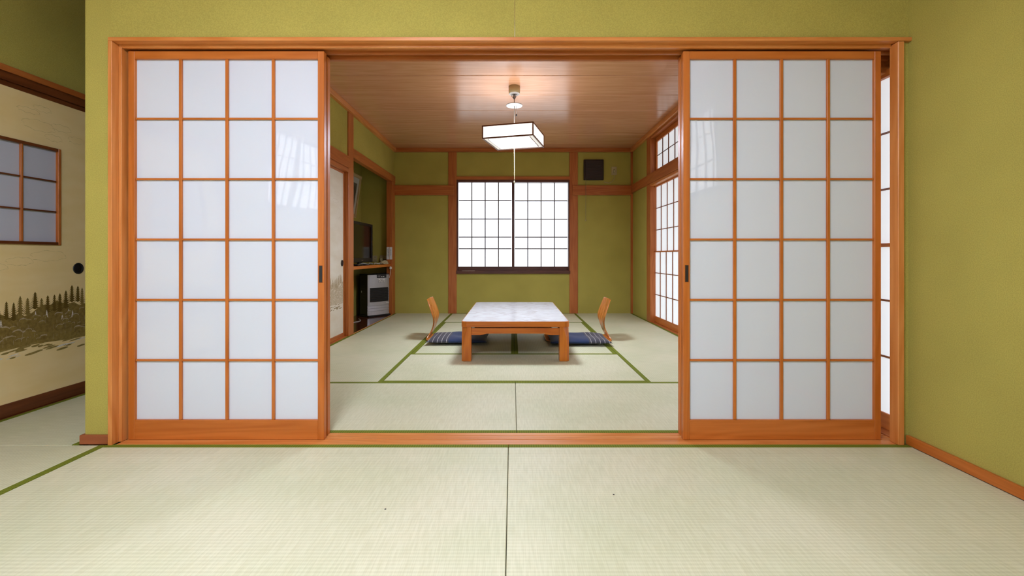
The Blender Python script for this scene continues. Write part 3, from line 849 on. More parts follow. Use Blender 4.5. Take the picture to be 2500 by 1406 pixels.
def fusuma(name, xf, y0, y1, z0, z1, paper, pal, seed, label, frame_mat, window=None, side=1, fw=.022, bh=.055, handle=True, thick=.022):
    """a papered sliding door facing +x"""
    d = empty(name, (xf, (y0 + y1) / 2, z0), label, 'sliding door', kind='structure')
    B('stile', xf - thick, xf, y0, y0 + fw, z0, z1, frame_mat['z'], d); B('stile', xf - thick, xf, y1 - fw, y1, z0, z1, frame_mat['z'], d)
    B('top_rail', xf - thick + .001, xf - .001, y0 + fw, y1 - fw, z1 - fw, z1, frame_mat['y'], d)
    B('bottom_rail', xf - thick + .001, xf - .001, y0 + fw, y1 - fw, z0, z0 + bh, frame_mat['y'], d)
    xp = xf - .006
    a, b, c, e = y0 + fw, y1 - fw, z0 + bh, z1 - fw
    if window:
        wy0, wy1, wz0, wz1, cols, rows = window
        multi('paper_panel', [(xp - .012, xp, a, wy0, c, e), (xp - .012, xp, wy1, b, c, e), (xp - .012, xp, wy0, wy1, c, wz0), (xp - .012, xp, wy0, wy1, wz1, e)], paper, d)
        lw = empty('lattice_window', (xp, (wy0 + wy1) / 2, wz0)); lw.parent = d; lw.location = WL[lw.name] - WL[d.name]
        f = .016
        B('frame_bar', xp - .012, xp + .010, wy0, wy0 + f, wz0, wz1, W_POST['z'], lw); B('frame_bar', xp - .012, xp + .010, wy1 - f, wy1, wz0, wz1, W_POST['z'], lw)
        B('frame_bar', xp - .012, xp + .010, wy0 + f, wy1 - f, wz0, wz0 + f, W_DARK['y'], lw); B('frame_bar', xp - .012, xp + .010, wy0 + f, wy1 - f, wz1 - f, wz1, W_DARK['y'], lw)
        cw = (wy1 - wy0 - 2 * f) / cols; rh = (wz1 - wz0 - 2 * f) / rows
        for i in range(1, cols):
            yc = wy0 + f + i * cw
            B('frame_bar', xp - .006, xp + .006, yc - .006, yc + .006, wz0 + f, wz1 - f, W_POST['z'], lw)
        for j in range(1, rows):
            for i in range(cols):
                B('frame_bar', xp - .006, xp + .004, wy0 + f + i * cw + .006, wy0 + f + (i + 1) * cw - .006, wz0 + f + j * rh - .004, wz0 + f + j * rh + .004, W_DARK['y'], lw)
        for j in range(rows):
            for i in range(cols):
                B('pane', xp - .010, xp - .007, wy0 + f + i * cw, wy0 + f + (i + 1) * cw, wz0 + f + j * rh, wz0 + f + (j + 1) * rh, M_FUSUMA_PANE, lw, bev=0)
    else:
        B('paper_panel', xp - .012, xp, a, b, c, e, paper, d, bev=0)
    landscape(d, xp, a, b, pal, seed)
    if handle:
        hy = y1 - (.055 if y1 > 4 else .105) if handle == 'far' else y0 + .055
        h = lathe('finger_pull', [(.034, -.004), (.034, .003), (.031, .005), (.027, .004), (.024, .0005), (.010, .0003)], M_BLACKM, (xp, hy, .783), d, seg=28, axis='x')
        lathe('pull_cup', [(.0238, -.001), (.022, .0012), (.004, .0010)], M_BLACK, (xp, hy, .783), h, seg=24, axis='x')
    return d

fusuma('door_9', XFL - .005, 1.955, 2.925, .004, 1.790, M_FUSU, PAL_F, 3, 'large landscape-printed door with lattice window at the left edge', W_DARK, window=(2.085, 2.705, .925, 1.492, 3, 3), fw=.026, bh=.070, handle='far')
fusuma('door_10', XFL - .035, 1.04, 1.965, .004, 1.790, M_FUSU, PAL_F, 11, 'landscape-printed door sliding behind the one at the left edge', W_DARK, window=(1.20, 1.82, .925, 1.492, 3, 3), fw=.026, bh=.070, handle='near')
fusuma('door_11', XFL - .005, .12, 1.045, .004, 1.790, M_FUSU, PAL_F, 17, 'landscape-printed door beside the camera on the left wall', W_DARK, window=(.27, .89, .925, 1.492, 3, 3), fw=.026, bh=.070, handle='near')
fusuma('door_12', XL - .030, 3.97, 4.850, .004, 1.752, M_FUSU_B, PAL_B, 5, 'pale landscape-printed door beside the alcove post in the back room', W_POST, fw=.022, bh=.042, handle='far')
fusuma('door_13', XL - .058, 3.10, 3.985, .004, 1.752, M_FUSU_B, PAL_B, 6, 'pale landscape-printed door, second from the alcove in the back room', W_POST, fw=.022, bh=.042, handle=None)
fusuma('door_14', XL - .030, 2.22, 3.115, .004, 1.752, M_FUSU_B, PAL_B, 8, 'pale landscape-printed door hidden beside the left shoji', W_POST, fw=.022, bh=.042, handle='near')

# ------------------------------------------------------------------ pendant lamp
M_LPAPER = plain('lamp_paper_lit', (.85, .82, .76), rough=.8, emit=(1.0, .97, .92), estr=L_LAMP_PAPER)
M_LTUBE = plain('lamp_diffuser_lit', (.85, .85, .85), rough=.5, emit=(.72, .83, 1.0), estr=L_LAMP_BOTTOM)
M_LTOP = plain('lamp_top_paper_lit', (.85, .82, .76), rough=.8, emit=(.80, .88, 1.0), estr=L_LAMP_TOP)
M_LINNER = plain('lamp_white_inner', (.80, .78, .74), rough=.4)
M_BRASS = plain('aged_cream_metal', (.42, .34, .17), rough=.35, spec=.5)
M_CORD = plain('grey_cord', (.30, .25, .20), rough=.6)
M_PULL = plain('pale_pull_cord', (.42, .34, .19), rough=.6)
M_LRIM = plain('lamp_rim_glow', (.80, .76, .70), rough=.6, emit=(1.0, .95, .88), estr=.55)
M_GREYM = plain('dull_steel', (.30, .28, .27), rough=.3, metal=.8)

def pendant(loc, rz, label, paper, tube_m):
    p = empty('pendant_lamp', loc, label, 'lamp', rz=rz)
    a = .234; zb, zt = 0.0, .122      # half side; z relative to the bottom of the shade
    t = .0115
    L = dict(local=True)
    for sx in (-1, 1):
        for sy_ in (-1, 1):
            B('corner_bar', sx * a - t / 2, sx * a + t / 2, sy_ * a - t / 2, sy_ * a + t / 2, zb, zt, W_DARK['z'], p, bev=.001, **L)
    for s in (-1, 1):
        for z in (zb, zt - t):
            B('edge_bar', -a + t / 2, a - t / 2, s * a - t / 2, s * a + t / 2, z, z + t, W_DARK['x'], p, bev=.001, **L)
            B('edge_bar', s * a - t / 2, s * a + t / 2, -a + t / 2, a - t / 2, z, z + t, W_DARK['y'], p, bev=.001, **L)
        B('paper_side', -a + t / 2, a - t / 2, s * (a - .001) - .001, s * (a - .001) + .001, zb + t, zt - t, paper, p, bev=0, **L)
        B('paper_side', s * (a - .001) - .001, s * (a - .001) + .001, -a + t / 2, a - t / 2, zb + t, zt - t, paper, p, bev=0, **L)
    # under side: pale rim boards, thin inner rails, glowing diffuser
    i0 = a - .045
    for s in (-1, 1):
        x0, x1 = sorted((s * (a - .006), s * i0))
        B('rim_board', x0, x1, -a + .006, a - .006, zb + .006, zb + .011, M_LRIM, p, bev=0, **L)
        B('rim_board', -i0, i0, x0, x1, zb + .006, zb + .011, M_LRIM, p, bev=0, **L)
        xr0, xr1 = sorted((s * i0, s * (i0 + .008)))
        B('inner_rail', xr0, xr1, -i0, i0, zb + .001, zb + .006, W_DARK['y'], p, bev=0, **L)
    B('diffuser', -i0, i0, -i0, i0, zb + .020, zb + .024, tube_m, p, bev=0, **L)
    B('reflector', -i0 - .03, i0 + .03, -i0 - .03, i0 + .03, zb + .030, zb + .034, M_LINNER, p, bev=0, **L)
    B('top_paper', -a + t / 2, a - t / 2, -a + t / 2, a - t / 2, zt - .020, zt - .018, M_LTOP, p, bev=0, **L)  # glowing sheet added to light the ceiling above the open shade
    B('cross_bar', -a + .004, a - .004, -.010, .010, zt - .012, zt - .003, W_DARK['x'], p, bev=0, **L)
    lathe('socket_cap', [(.030, 0), (.030, .010), (.014, .018), (.010, .024)], M_CORD, (0, 0, zt - .004), p, local=True)
    zc = ZC - loc[2]
    tube('suspension_cord', [(0, 0, zt + .015), (0, 0, zc - .105)], .0042, M_CORD, p, local=True)
    lathe('cord_disc', [(.002, .0), (.060, .0), (.066, .002)], plain('tan_disc', (.13, .11, .05), rough=.4), (0, 0, zc - .182), p, local=True)
    lathe('cord_disc_rim', [(.065, -.003), (.076, -.003), (.078, .001), (.076, .006), (.064, .006)], plain('dull_white_rim', (.38, .37, .35), rough=.4), (0, 0, zc - .182), p, local=True, seg=32)
    lathe('hook_body', [(.010, 0), (.015, .012), (.015, .030), (.011, .042)], M_GREYM, (0, 0, zc - .118), p, local=True)
    for s in (-1, 1):
        tube('hook_ring', [(s * .012 + .014 * s * math.cos(t_), 0, zc - .088 + .014 * math.sin(t_)) for t_ in [k * math.pi / 5 for k in range(11)]], .0022, M_GREYM, p, local=True, sub=2)
    lathe('ceiling_rose', [(.047, 0), (.052, .004), (.054, .018), (.054, .072)], M_BRASS, (0, 0, zc - .072), p, local=True, seg=32)
    lathe('rose_lip', [(.036, 0), (.049, .0), (.052, .006), (.050, .010)], M_WHITE, (0, 0, zc - .0745), p, local=True, seg=32)
    tube('switch_chain', [(.020, 0, zc - .185), (.020, 0, zc - .262)], .0016, M_CORD, p, local=True)
    lathe('chain_bead', [(.002, 0), (.007, .006), (.007, .014), (.003, .022)], M_BLACK, (.020, 0, zc - .284), p, local=True, seg=12)
    tube('pull_string', [(0, 0, .018), (.001, 0, -.18), (0, 0, -.355)], .0032, M_PULL, p, local=True)
    lathe('pull_knob', [(.003, 0), (.006, .006), (.006, .022), (.003, .028)], M_PULL, (0, 0, -.382), p, local=True, seg=12)
    return p
pendant((.018, 4.30, 1.922), math.radians(-15.5), 'square paper pendant lamp glowing above the low table', M_LPAPER, M_LTUBE)
cl = empty('ceiling_lamp', (-.55, .05, ZC), 'flush square ceiling lamp of the front room above the camera', 'lamp')  # out of view, added to light partition and floor from high up
M_CLAMP = plain('ceiling_lamp_lit', (.85, .85, .85), rough=.5, emit=(.66, .79, 1.0), estr=L_ADDED_LAMP)
B('base_plate', -.83, -.27, -.23, .33, ZC - .03, ZC, M_LINNER, cl, bev=.003)
B('diffuser', -.85, -.25, -.25, .35, ZC - .115, ZC - .03, M_CLAMP, cl, bev=.02)
for s_ in (-1, 1):
    B('wood_rail', -.866, -.234, .05 + s_ * .308 - .008, .05 + s_ * .308 + .008, ZC - .06, ZC - .03, W_FRAME['x'], cl)
    B('wood_rail', -.55 + s_ * .308 - .008, -.55 + s_ * .308 + .008, -.25, .35, ZC - .06, ZC - .03, W_FRAME['y'], cl)

# ------------------------------------------------------------------ low table
def low_table():
    x0, x1, y0, y1 = -.418, .466, 3.700, 5.255
    zt = .326; th = .046; c = .040
    cx, cy = (x0 + x1) / 2, (y0 + y1) / 2
    t = empty('low_table', (cx, cy, 0), 'low rectangular wooden table with a white marbled top', 'table')
    # white laminate with cut corners
    def octo(i, cc):
        a, b, d, e = x0 + i, x1 - i, y0 + i, y1 - i
        return [(a + cc, d), (b - cc, d), (b, d + cc), (b, e - cc), (b - cc, e), (a + cc, e), (a, e - cc), (a, d + cc)]
    m, nt, b = new_mat('marbled_laminate')
    tc = N(nt, 'ShaderNodeTexCoord')
    nz = N(nt, 'ShaderNodeTexNoise'); nz.inputs['Scale'].default_value = 7; nz.inputs['Detail'].default_value = 6; nz.inputs['Distortion'].default_value = 1.5
    nt.links.new(tc.outputs['Object'], nz.inputs['Vector'])
    r = ramp(nt, [(.30, (.40, .35, .35)), (.5, (.51, .48, .49)), (.7, (.55, .53, .55))])
    nt.links.new(nz.outputs['Fac'], r.inputs['Fac']); nt.links.new(r.outputs['Color'], b.inputs['Base Color'])
    b.inputs['Roughness'].default_value = .22; b.inputs['Specular IOR Level'].default_value = .5
    prism('laminate_top', octo(.006, c - .004), 'z', zt - .012, zt + .0005, m, t, bev=.0008)
    e = .030
    B('edge_board', x0 + c, x1 - c, y0, y0 + e, zt - th, zt - .001, W_TABLE['x'], t, bev=.002)
    B('edge_board', x0 + c, x1 - c, y1 - e, y1, zt - th, zt - .001, W_TABLE['x'], t, bev=.002)
    B('edge_board', x0, x0 + e, y0 + c, y1 - c, zt - th, zt - .001, W_TABLE['y'], t, bev=.002)
    B('edge_board', x1 - e, x1, y0 + c, y1 - c, zt - th, zt - .001, W_TABLE['y'], t, bev=.002)
    B('underboard', x0 + .044, x1 - .044, y0 + .044, y1 - .044, zt - th - .012, zt - .0125, W_DARK['y'], t, bev=0)
    for (ax, sx) in ((x0, 1), (x1, -1)):
        for (ay, s2) in ((y0, 1), (y1, -1)):
            k = .016
            poly = [(ax + sx * c, ay + s2 * .0005), (ax + sx * (c * .55), ay + s2 * .004), (ax + sx * .012, ay + s2 * .012), (ax + sx * .004, ay + s2 * c * .55), (ax + sx * .0005, ay + s2 * c), (ax + sx * c, ay + s2 * c)]
            prism('corner_block', poly, 'z', zt - th - .001, zt - .0008, W_TABLE['z'], t, bev=.0015)
    # legs with a chamfered outer corner that widens upwards, aprons with a cut-away lower edge
    lw = .078; zl_ = zt - th - .001
    for (ax, sx) in ((x0 + .004, 1), (x1 - .004, -1)):
        for (ay, s2) in ((y0 + .004, 1), (y1 - .004, -1)):
            rings = []
            for (z, ch) in ((0, .016), (.13, .018), (.20, .026), (.25, .040), (zl_, .046)):
                rings.append([(sx * ch, 0, z), (sx * lw, 0, z), (sx * lw, s2 * lw, z), (0, s2 * lw, z), (0, s2 * ch, z)])
            vs = [v for r_ in rings for v in r_]
            fs = [[0, 1, 2, 3, 4], [20, 21, 22, 23, 24]]
            for i in range(4):
                for k in range(5):
                    fs.append([i * 5 + k, i * 5 + (k + 1) % 5, (i + 1) * 5 + (k + 1) % 5, (i + 1) * 5 + k])
            pymesh('leg', vs, fs, W_TABLE['z'], t, (ax, ay, .0016))
    def apron(a0, a1, fixed0, fixed1, axis):
        zt2 = zl_ - .008; L_ = a1 - a0
        pts = [(a0, zt2), (a0, zt2 - .058), (a0 + .075, zt2 - .058), (a0 + .10, zt2 - .054), (a0 + .125, zt2 - .046), (a1 - .125, zt2 - .046), (a1 - .10, zt2 - .054), (a1 - .075, zt2 - .058), (a1, zt2 - .058), (a1, zt2)]
        prism('apron', pts, axis, fixed0, fixed1, W_TABLE['x' if axis == 'y' else 'y'], t)
    apron(x0 + .004 + lw, x1 - .004 - lw, y0 + .020, y0 + .042, 'y')
    apron(x0 + .004 + lw, x1 - .004 - lw, y1 - .042, y1 - .020, 'y')
    apron(y0 + .004 + lw, y1 - .004 - lw, x0 + .020, x0 + .042, 'x')
    apron(y0 + .004 + lw, y1 - .004 - lw, x1 - .042, x1 - .020, 'x')
    B('spacer_pad', x0 + .084, x0 + .108, y0 + .021, y0 + .041, zl_ - .008, zl_, M_WHITE, t, bev=.001)
    B('spacer_pad', x1 - .146, x1 - .094, y0 + .021, y0 + .041, zl_ - .008, zl_, M_WHITE, t, bev=.002)
low_table()

# ------------------------------------------------------------------ legless chairs and floor cushions
def catmull(P, sub):
    out = []
    for i in range(len(P) - 1):
        p0, p1, p2, p3 = P[max(i - 1, 0)], P[i], P[i + 1], P[min(i + 2, len(P) - 1)]
        for s in range(sub):
            t = s / sub
            out.append(tuple(.5 * (2 * b + (c - a) * t + (2 * a - 5 * b + 4 * c - d) * t * t + (3 * b - a - 3 * c + d) * t ** 3) for a, b, c, d in zip(p0, p1, p2, p3)))
    out.append(P[-1])
    return out

def ply_sheet(name, prof, cols, slot, mat, parent, loc, sgn, thick=.011, bow=.02):
    """prof rows: (u, z, half width); slot: (z_lo, z_hi, half width lo, hi) left open"""
    rows = catmull(prof, 5)
    vs, fs = [], []
    fr = [-1, -.75, -.5, -.25, 0, 0, .25, .5, .75, 1]
    n = len(fr)
    for (u, z, w) in rows:
        for k, f in enumerate(fr):
            v = f * w
            if slot and k in (4, 5):
                zl0, zh0, wl, wh = slot
                if zl0 <= z <= zh0:
                    g = wl + (wh - wl) * (z - zl0) / (zh0 - zl0)
                    v = -g if k == 4 else g
            b_ = bow * ((v / .17) ** 2 - .3) if z > .08 else 0
            vs.append((sgn * (u + b_), v, z))
    for i in range(len(rows) - 1):
        zc_ = (rows[i][1] + rows[i + 1][1]) / 2
        for k in range(n - 1):
            if k == 4:
                continue
            fs.append([i * n + k, i * n + k + 1, (i + 1) * n + k + 1, (i + 1) * n + k])
    o = pymesh(name, vs, fs, mat, parent, loc, smooth=True)
    bm = bmesh.new(); bm.from_mesh(o.data)
    bmesh.ops.remove_doubles(bm, verts=bm.verts, dist=.0002)
    bmesh.ops.recalc_face_normals(bm, faces=bm.faces)
    bm.to_mesh(o.data); bm.free()
    md = o.modifiers.new('ply', 'SOLIDIFY'); md.thickness = thick; md.offset = 0
    bv = o.modifiers.new('edge', 'BEVEL'); bv.width = .002; bv.segments = 2; bv.limit_method = 'ANGLE'
    return o

def zaisu(x, yc, sgn, seat_len, label):
    c = empty('legless_chair', (x, yc, 0), label, 'chair')
    back = [(.000, .418, .125), (.002, .412, .150), (.010, .385, .160), (.028, .330, .172), (.046, .275, .178), (.058, .235, .172), (.063, .200, .150), (.062, .165, .115), (.055, .130, .096), (.042, .095, .095), (.024, .060, .108), (.008, .033, .135), (.002, .020, .155), (.006, .0105, .170), (.022, .0085, .182)]
    ply_sheet('backrest', back, 10, (.165, .345, .0012, .011), W_CHAIR['z'], c, (x, yc, 0), sgn)
    seat = [(.022, .0085, .182), (.08, .0085, .195), (.20, .0085, .200), (seat_len * .7, .0085, .200), (seat_len - .05, .009, .190), (seat_len - .012, .013, .165), (seat_len, .016, .135)]
    ply_sheet('seat', seat, 10, None, W_CHAIR['x'], c, (x, yc, 0), sgn)
    return c
zaisu(-.872, 4.770, 1, .56, 'curved plywood legless chair at the left side of the low table')
zaisu(.995, 4.735, -1, .66, 'curved plywood legless chair at the right side of the low table')

def cushion_mat(name, sgn):
    m, nt, b = new_mat(name)
    tc = N(nt, 'ShaderNodeTexCoord'); sp = N(nt, 'ShaderNodeSeparateXYZ'); nt.links.new(tc.outputs['Object'], sp.inputs[0])
    # distance from the outer edge: 0.295 + sgn*x
    d = N(nt, 'ShaderNodeMath', operation='MULTIPLY_ADD'); d.inputs[1].default_value = sgn; d.inputs[2].default_value = .295
    nt.links.new(sp.outputs['X'], d.inputs[0])
    zone = N(nt, 'ShaderNodeMath', operation='LESS_THAN'); zone.inputs[1].default_value = .222
    nt.links.new(d.outputs[0], zone.inputs[0])
    md = N(nt, 'ShaderNodeMath', operation='MODULO'); md.inputs[1].default_value = .0435
    sh = N(nt, 'ShaderNodeMath', operation='ADD'); sh.inputs[1].default_value = .0175
    nt.links.new(d.outputs[0], sh.inputs[0]); nt.links.new(sh.outputs[0], md.inputs[0])
    ln = N(nt, 'ShaderNodeMath', operation='LESS_THAN'); ln.inputs[1].default_value = .005
    nt.links.new(md.outputs[0], ln.inputs[0])
    wv = N(nt, 'ShaderNodeTexNoise'); wv.inputs['Scale'].default_value = 260; nt.links.new(tc.outputs['Object'], wv.inputs['Vector'])
    rb = ramp(nt, [(.3, (.003, .015, .060)), (.7, (.007, .028, .105))]); nt.links.new(wv.outputs['Fac'], rb.inputs['Fac'])
    rg = ramp(nt, [(.3, (.030, .030, .045)), (.7, (.055, .052, .072))]); nt.links.new(wv.outputs['Fac'], rg.inputs['Fac'])
    m1 = N(nt, 'ShaderNodeMix', data_type='RGBA'); nt.links.new(ln.outputs[0], m1.inputs[0]); nt.links.new(rg.outputs['Color'], m1.inputs[6]); m1.inputs[7].default_value = (.42, .40, .40, 1)
    m2 = N(nt, 'ShaderNodeMix', data_type='RGBA'); nt.links.new(zone.outputs[0], m2.inputs[0]); nt.links.new(rb.outputs['Color'], m2.inputs[6]); nt.links.new(m1.outputs[2], m2.inputs[7])
    nt.links.new(m2.outputs[2], b.inputs['Base Color'])
    b.inputs['Roughness'].default_value = .6; b.inputs['Specular IOR Level'].default_value = .35
    b.inputs['Sheen Weight'].default_value = .15
    bp = N(nt, 'ShaderNodeBump'); bp.inputs['Strength'].default_value = .3; bp.inputs['Distance'].default_value = .001
    nt.links.new(wv.outputs['Fac'], bp.inputs['Height']); nt.links.new(bp.outputs['Normal'], b.inputs['Normal'])
    return m

def cushion(x, yc, sgn, rz, seed, label):
    rnd = random.Random(seed)
    nx, ny = 30, 26
    a, b_, h = .295, .262, .036
    vs, fs = [], []
    ph = [rnd.uniform(0, 6) for _ in range(6)]
    for side in (1, -1):
        for j in range(ny + 1):
            for i in range(nx + 1):
                u = -1 + 2 * i / nx; v = -1 + 2 * j / ny
                pu = u * (1 - .045 * (1 - u * u) * 0 - .05 * (1 - v * v) * (abs(u) ** 3) * .9)
                pv = v * (1 - .05 * (1 - u * u) * (abs(v) ** 3) * .9)
                prof = ((1 - abs(u) ** 3.2) * (1 - abs(v) ** 3.2))
                z = h * max(prof, 0) ** .5
                if side == 1:
                    z *= 1 + .10 * math.sin(3 * u + ph[0]) * math.sin(3.5 * v + ph[1]) + .05 * math.sin(8 * u + 5 * v + ph[2])
                    z -= .010 * math.exp(-((u - .1) ** 2 + v * v) * 5)
                else:
                    z = -z * .55
                vs.append((pu * a, pv * b_, z))
    n1 = (nx + 1) * (ny + 1)
    for s in (0, 1):
        for j in range(ny):
            for i in range(nx):
                k = s * n1 + j * (nx + 1) + i
                fs.append([k, k + 1, k + nx + 2, k + nx + 1])
    o = pymesh('floor_cushion', vs, fs, cushion_mat('cushion_fabric', sgn), None, (x, yc, .0145 + h * .55), smooth=True)
    bm = bmesh.new(); bm.from_mesh(o.data); bmesh.ops.remove_doubles(bm, verts=bm.verts, dist=.0003)
    bmesh.ops.recalc_face_normals(bm, faces=bm.faces); bm.to_mesh(o.data); bm.free()
    o.rotation_euler = (0, 0, rz)
    return tag(o, label, 'cushion')
cushion(-.540, 4.60, 1, math.radians(0), 1, 'navy cushion with grey striped end on the left legless chair')
cushion(.655, 4.56, -1, math.radians(0), 2, 'navy cushion with grey striped end on the right legless chair')

# ------------------------------------------------------------------ alcove: shelf, television, heater, small things
SHZ = .740
shelf = empty('wall_shelf', (-2.0, 5.9, .705), 'wooden shelf board running across the alcove', 'shelf')
B('shelf_board', XA2, XL - .045, 5.013, YB, .712, SHZ, W_BOARD['y'], shelf, bev=.001)
B('shelf_edge', XL - .045, XL - .012, 5.013, 6.775, .704, SHZ + .001, W_DOOR['y'], shelf, bev=.002)

M_SCREEN = plain('television_screen', (.006, .005, .005), rough=.12, spec=.5)
tv = empty('television', (-1.98, 5.93, SHZ), 'black flat-screen television standing on the alcove shelf', 'television')
TX = -1.960; ty0, ty1, tz0, tz1 = 5.50, 6.37, SHZ + .035, 1.295
B('screen', TX - .004, TX, ty0 + .035, ty1 - .035, tz0 + .055, tz1 - .035, M_SCREEN, tv, bev=0)
for (a, b, c, d) in ((ty0, ty0 + .035, tz0, tz1), (ty1 - .035, ty1, tz0, tz1), (ty0 + .035, ty1 - .035, tz0, tz0 + .055), (ty0 + .035, ty1 - .035, tz1 - .035, tz1)):
    B('bezel', TX - .03, TX + .004, a, b, c, d, M_BLACK, tv, bev=.003)
B('back_cover', TX - .085, TX - .03, ty0 + .06, ty1 - .06, tz0 + .05, tz1 - .08, M_BLACK, tv, bev=.01)
B('back_cover', TX - .03, TX - .004, ty0 + .03, ty1 - .03, tz0 + .05, tz1 - .03, M_BLACK, tv, bev=0)
B('maker_plate', TX + .004, TX + .005, 5.90, 5.96, tz0 + .020, tz0 + .030, plain('dim_silver', (.25, .22, .2), rough=.3, metal=.5), tv, bev=0)
B('neck', TX - .045, TX - .012, 5.87, 5.99, SHZ + .010, tz0, M_BLACK, tv, bev=.003)
lathe('stand_base', [(.001, 0), (.125, 0), (.128, .006), (.118, .012), (.001, .013)], M_BLACK, (TX - .03, 5.93, SHZ), tv, seg=32)

# framed picture leaning off the alcove wall
pic = empty('framed_picture', (XA2, 6.0, 1.40), 'light wooden picture frame tilted out from the alcove wall above the television', 'picture')
def pic_piece(name, s0, s1, y0, y1, t0, t1, mat):
    """s along the tilted height, t thickness outward"""
    ang = math.radians(8.5)
    base = Vector((XA2 + .006, 0, 1.40)); up = Vector((math.sin(ang), 0, math.cos(ang))); out = Vector((math.cos(ang), 0, -math.sin(ang)))
    pts = [base + up * s + out * t + Vector((0, y, 0)) for y in (y0, y1) for (s, t) in ((s0, t0), (s1, t0), (s1, t1), (s0, t1))]
    c = sum(pts, Vector()) / 8
    pymesh(name, [tuple(p - c) for p in pts], [[0, 1, 2, 3], [4, 5, 6, 7], [0, 1, 5, 4], [1, 2, 6, 5], [2, 3, 7, 6], [3, 0, 4, 7]], mat, pic, c)
PH = .59; PY0, PY1 = 5.30, 6.46
pic_piece('frame_bar', 0, .045, PY0, PY1, 0, .024, W_GOLD['y']); pic_piece('frame_bar', PH - .045, PH, PY0, PY1, 0, .024, W_GOLD['y'])
pic_piece('frame_bar', .045, PH - .045, PY0, PY0 + .045, 0, .024, W_GOLD['z']); pic_piece('frame_bar', .045, PH - .045, PY1 - .045, PY1, 0, .024, W_GOLD['z'])
pic_piece('mount', .045, PH - .045, PY0 + .045, PY1 - .045, .004, .010, plain('picture_mount', (.50, .47, .40), rough=.5, noise=.05))
pic_piece('picture_sheet', .12, PH - .12, PY0 + .16, PY1 - .115, .010, .011, plain('picture_dark_sheet', (.07, .06, .045), rough=.35, noise=.6, nscale=9))

# kerosene fan heater, angled
M_SILVER = plain('silver_paint', (.46, .44, .46), rough=.32, spec=.5, metal=.35)
M_SLAT = plain('grille_black', (.016, .012, .012), rough=.4)
ht = empty('fan_heater', (-2.005, 6.335, .0025), 'silver and black kerosene fan heater on the alcove floor under the shelf', 'heater', rz=math.radians(50))
# local: x along the front (0..w), y backwards, z up
w_, dp, hh = .352, .225, .600
L = dict(local=True)
B('base', -.004, w_ + .004, -.012, dp, 0, .022, M_BLACK, ht, bev=.004, **L)
B('body', .0, w_, .028, dp, .022, hh - .010, M_BLACK, ht, bev=.008, **L)
B('lid', -.002, w_ + .002, .012, dp, hh - .010, hh, M_BLACK, ht, bev=.004, **L)
# bowed silver front with a window for the grille
def bow(x): return .020 * (2 * x / w_ - 1) ** 4
gx0, gx1, gz0, gz1 = .030, w_ - .014, .205, .405
xs = [0, .008, .018, gx0, .06, .11, .18, .25, .30, gx1, w_ - .006, w_]
zs_ = [.022, .075, .079, .112, .116, .150, .154, gz0, gz1, .50, hh - .012]
vs, fs = [], []
for z in zs_:
    for x in xs:
        g = .004 if z in (.079, .112) else (.004 if z in (.116, .150) else 0)
        vs.append((x, bow(x) + (.0 if z not in (.075, .112, .150) else .005), z))
nx_ = len(xs)
for j in range(len(zs_) - 1):
    for i in range(nx_ - 1):
        if zs_[j] >= gz0 - 1e-6 and zs_[j + 1] <= gz1 + 1e-6 and xs[i] >= gx0 - 1e-6 and xs[i + 1] <= gx1 + 1e-6: continue
        fs.append([j * nx_ + i, j * nx_ + i + 1, (j + 1) * nx_ + i + 1, (j + 1) * nx_ + i])
fp = pymesh('front_panel', vs, fs, M_SILVER, ht, (0, 0, 0), smooth=False, local=True)
sd = fp.modifiers.new('sheet', 'SOLIDIFY'); sd.thickness = .010; sd.offset = 1 if fp.data.polygons[0].normal.y > 0 else -1
gr = B('grille_well', gx0, gx1, .020, .027, gz0, gz1, M_SLAT, ht, bev=0, **L)
for k in range(8):
    z = gz0 + .012 + k * (gz1 - gz0 - .012) / 8
    B('grille_slat', gx0, gx1, .006, .020, z, z + .005, M_BLACK, ht, bev=.001, **L)
B('control_panel', .135, w_ - .060, -.006, .014, hh - .058, hh - .001, M_BLACK, ht, bev=.004, **L)
for cx_ in (.205, .236):
    B('control_button', cx_, cx_ + .016, -.008, -.005, hh - .045, hh - .035, M_WHITE, ht, bev=.002, **L)
for k in range(4):
    B('control_mark', .145 + k * .012, .151 + k * .012, -.0075, -.006, hh - .042, hh - .022, plain('grey_mark', (.22, .2, .22), rough=.4), ht, bev=0, **L)
M_INK = plain('printed_ink', (.03, .025, .028), rough=.6)
M_STK = plain('sticker_white', (.72, .69, .66), rough=.5)
stk = B('sticker', .165, .265, -.0012, .0002, hh - .120, hh - .068, M_STK, ht, bev=0, **L)
rnd = random.Random(4)
def glyph_rows(parent, rows, x0, x1, z_top, zh, gap, y, wmin, wmax, lists=None):
    vs, fs = [], []
    for r_ in range(rows):
        x = x0; zc_ = z_top - r_ * (zh + gap)
        while x < x1 - wmin:
            ww = min(rnd.uniform(wmin, wmax), x1 - x)
            for _ in range(4):
                if rnd.random() < .5: q = (x, x + ww, zc_ - zh * rnd.random(), None)
                if rnd.random() < .5:
                    zz = zc_ - rnd.random() * zh * .85; box_ = (x, x + ww, zz - zh * .13, zz)
                else:
                    xx = x + rnd.random() * ww * .8; box_ = (xx, xx + ww * .18, zc_ - zh, zc_)
                b = len(vs)
                vs += [(box_[0], y, box_[2]), (box_[1], y, box_[2]), (box_[1], y, box_[3]), (box_[0], y, box_[3])]
                fs.append([b, b + 1, b + 2, b + 3])
            x += ww * 1.25
    return vs, fs
v1, f1 = glyph_rows(None, 1, .185, .245, hh - .072, .013, .002, -.0016, .007, .012)
v2, f2 = glyph_rows(None, 2, .160, .270, hh - .092, .013, .003, -.0016, .010, .018)
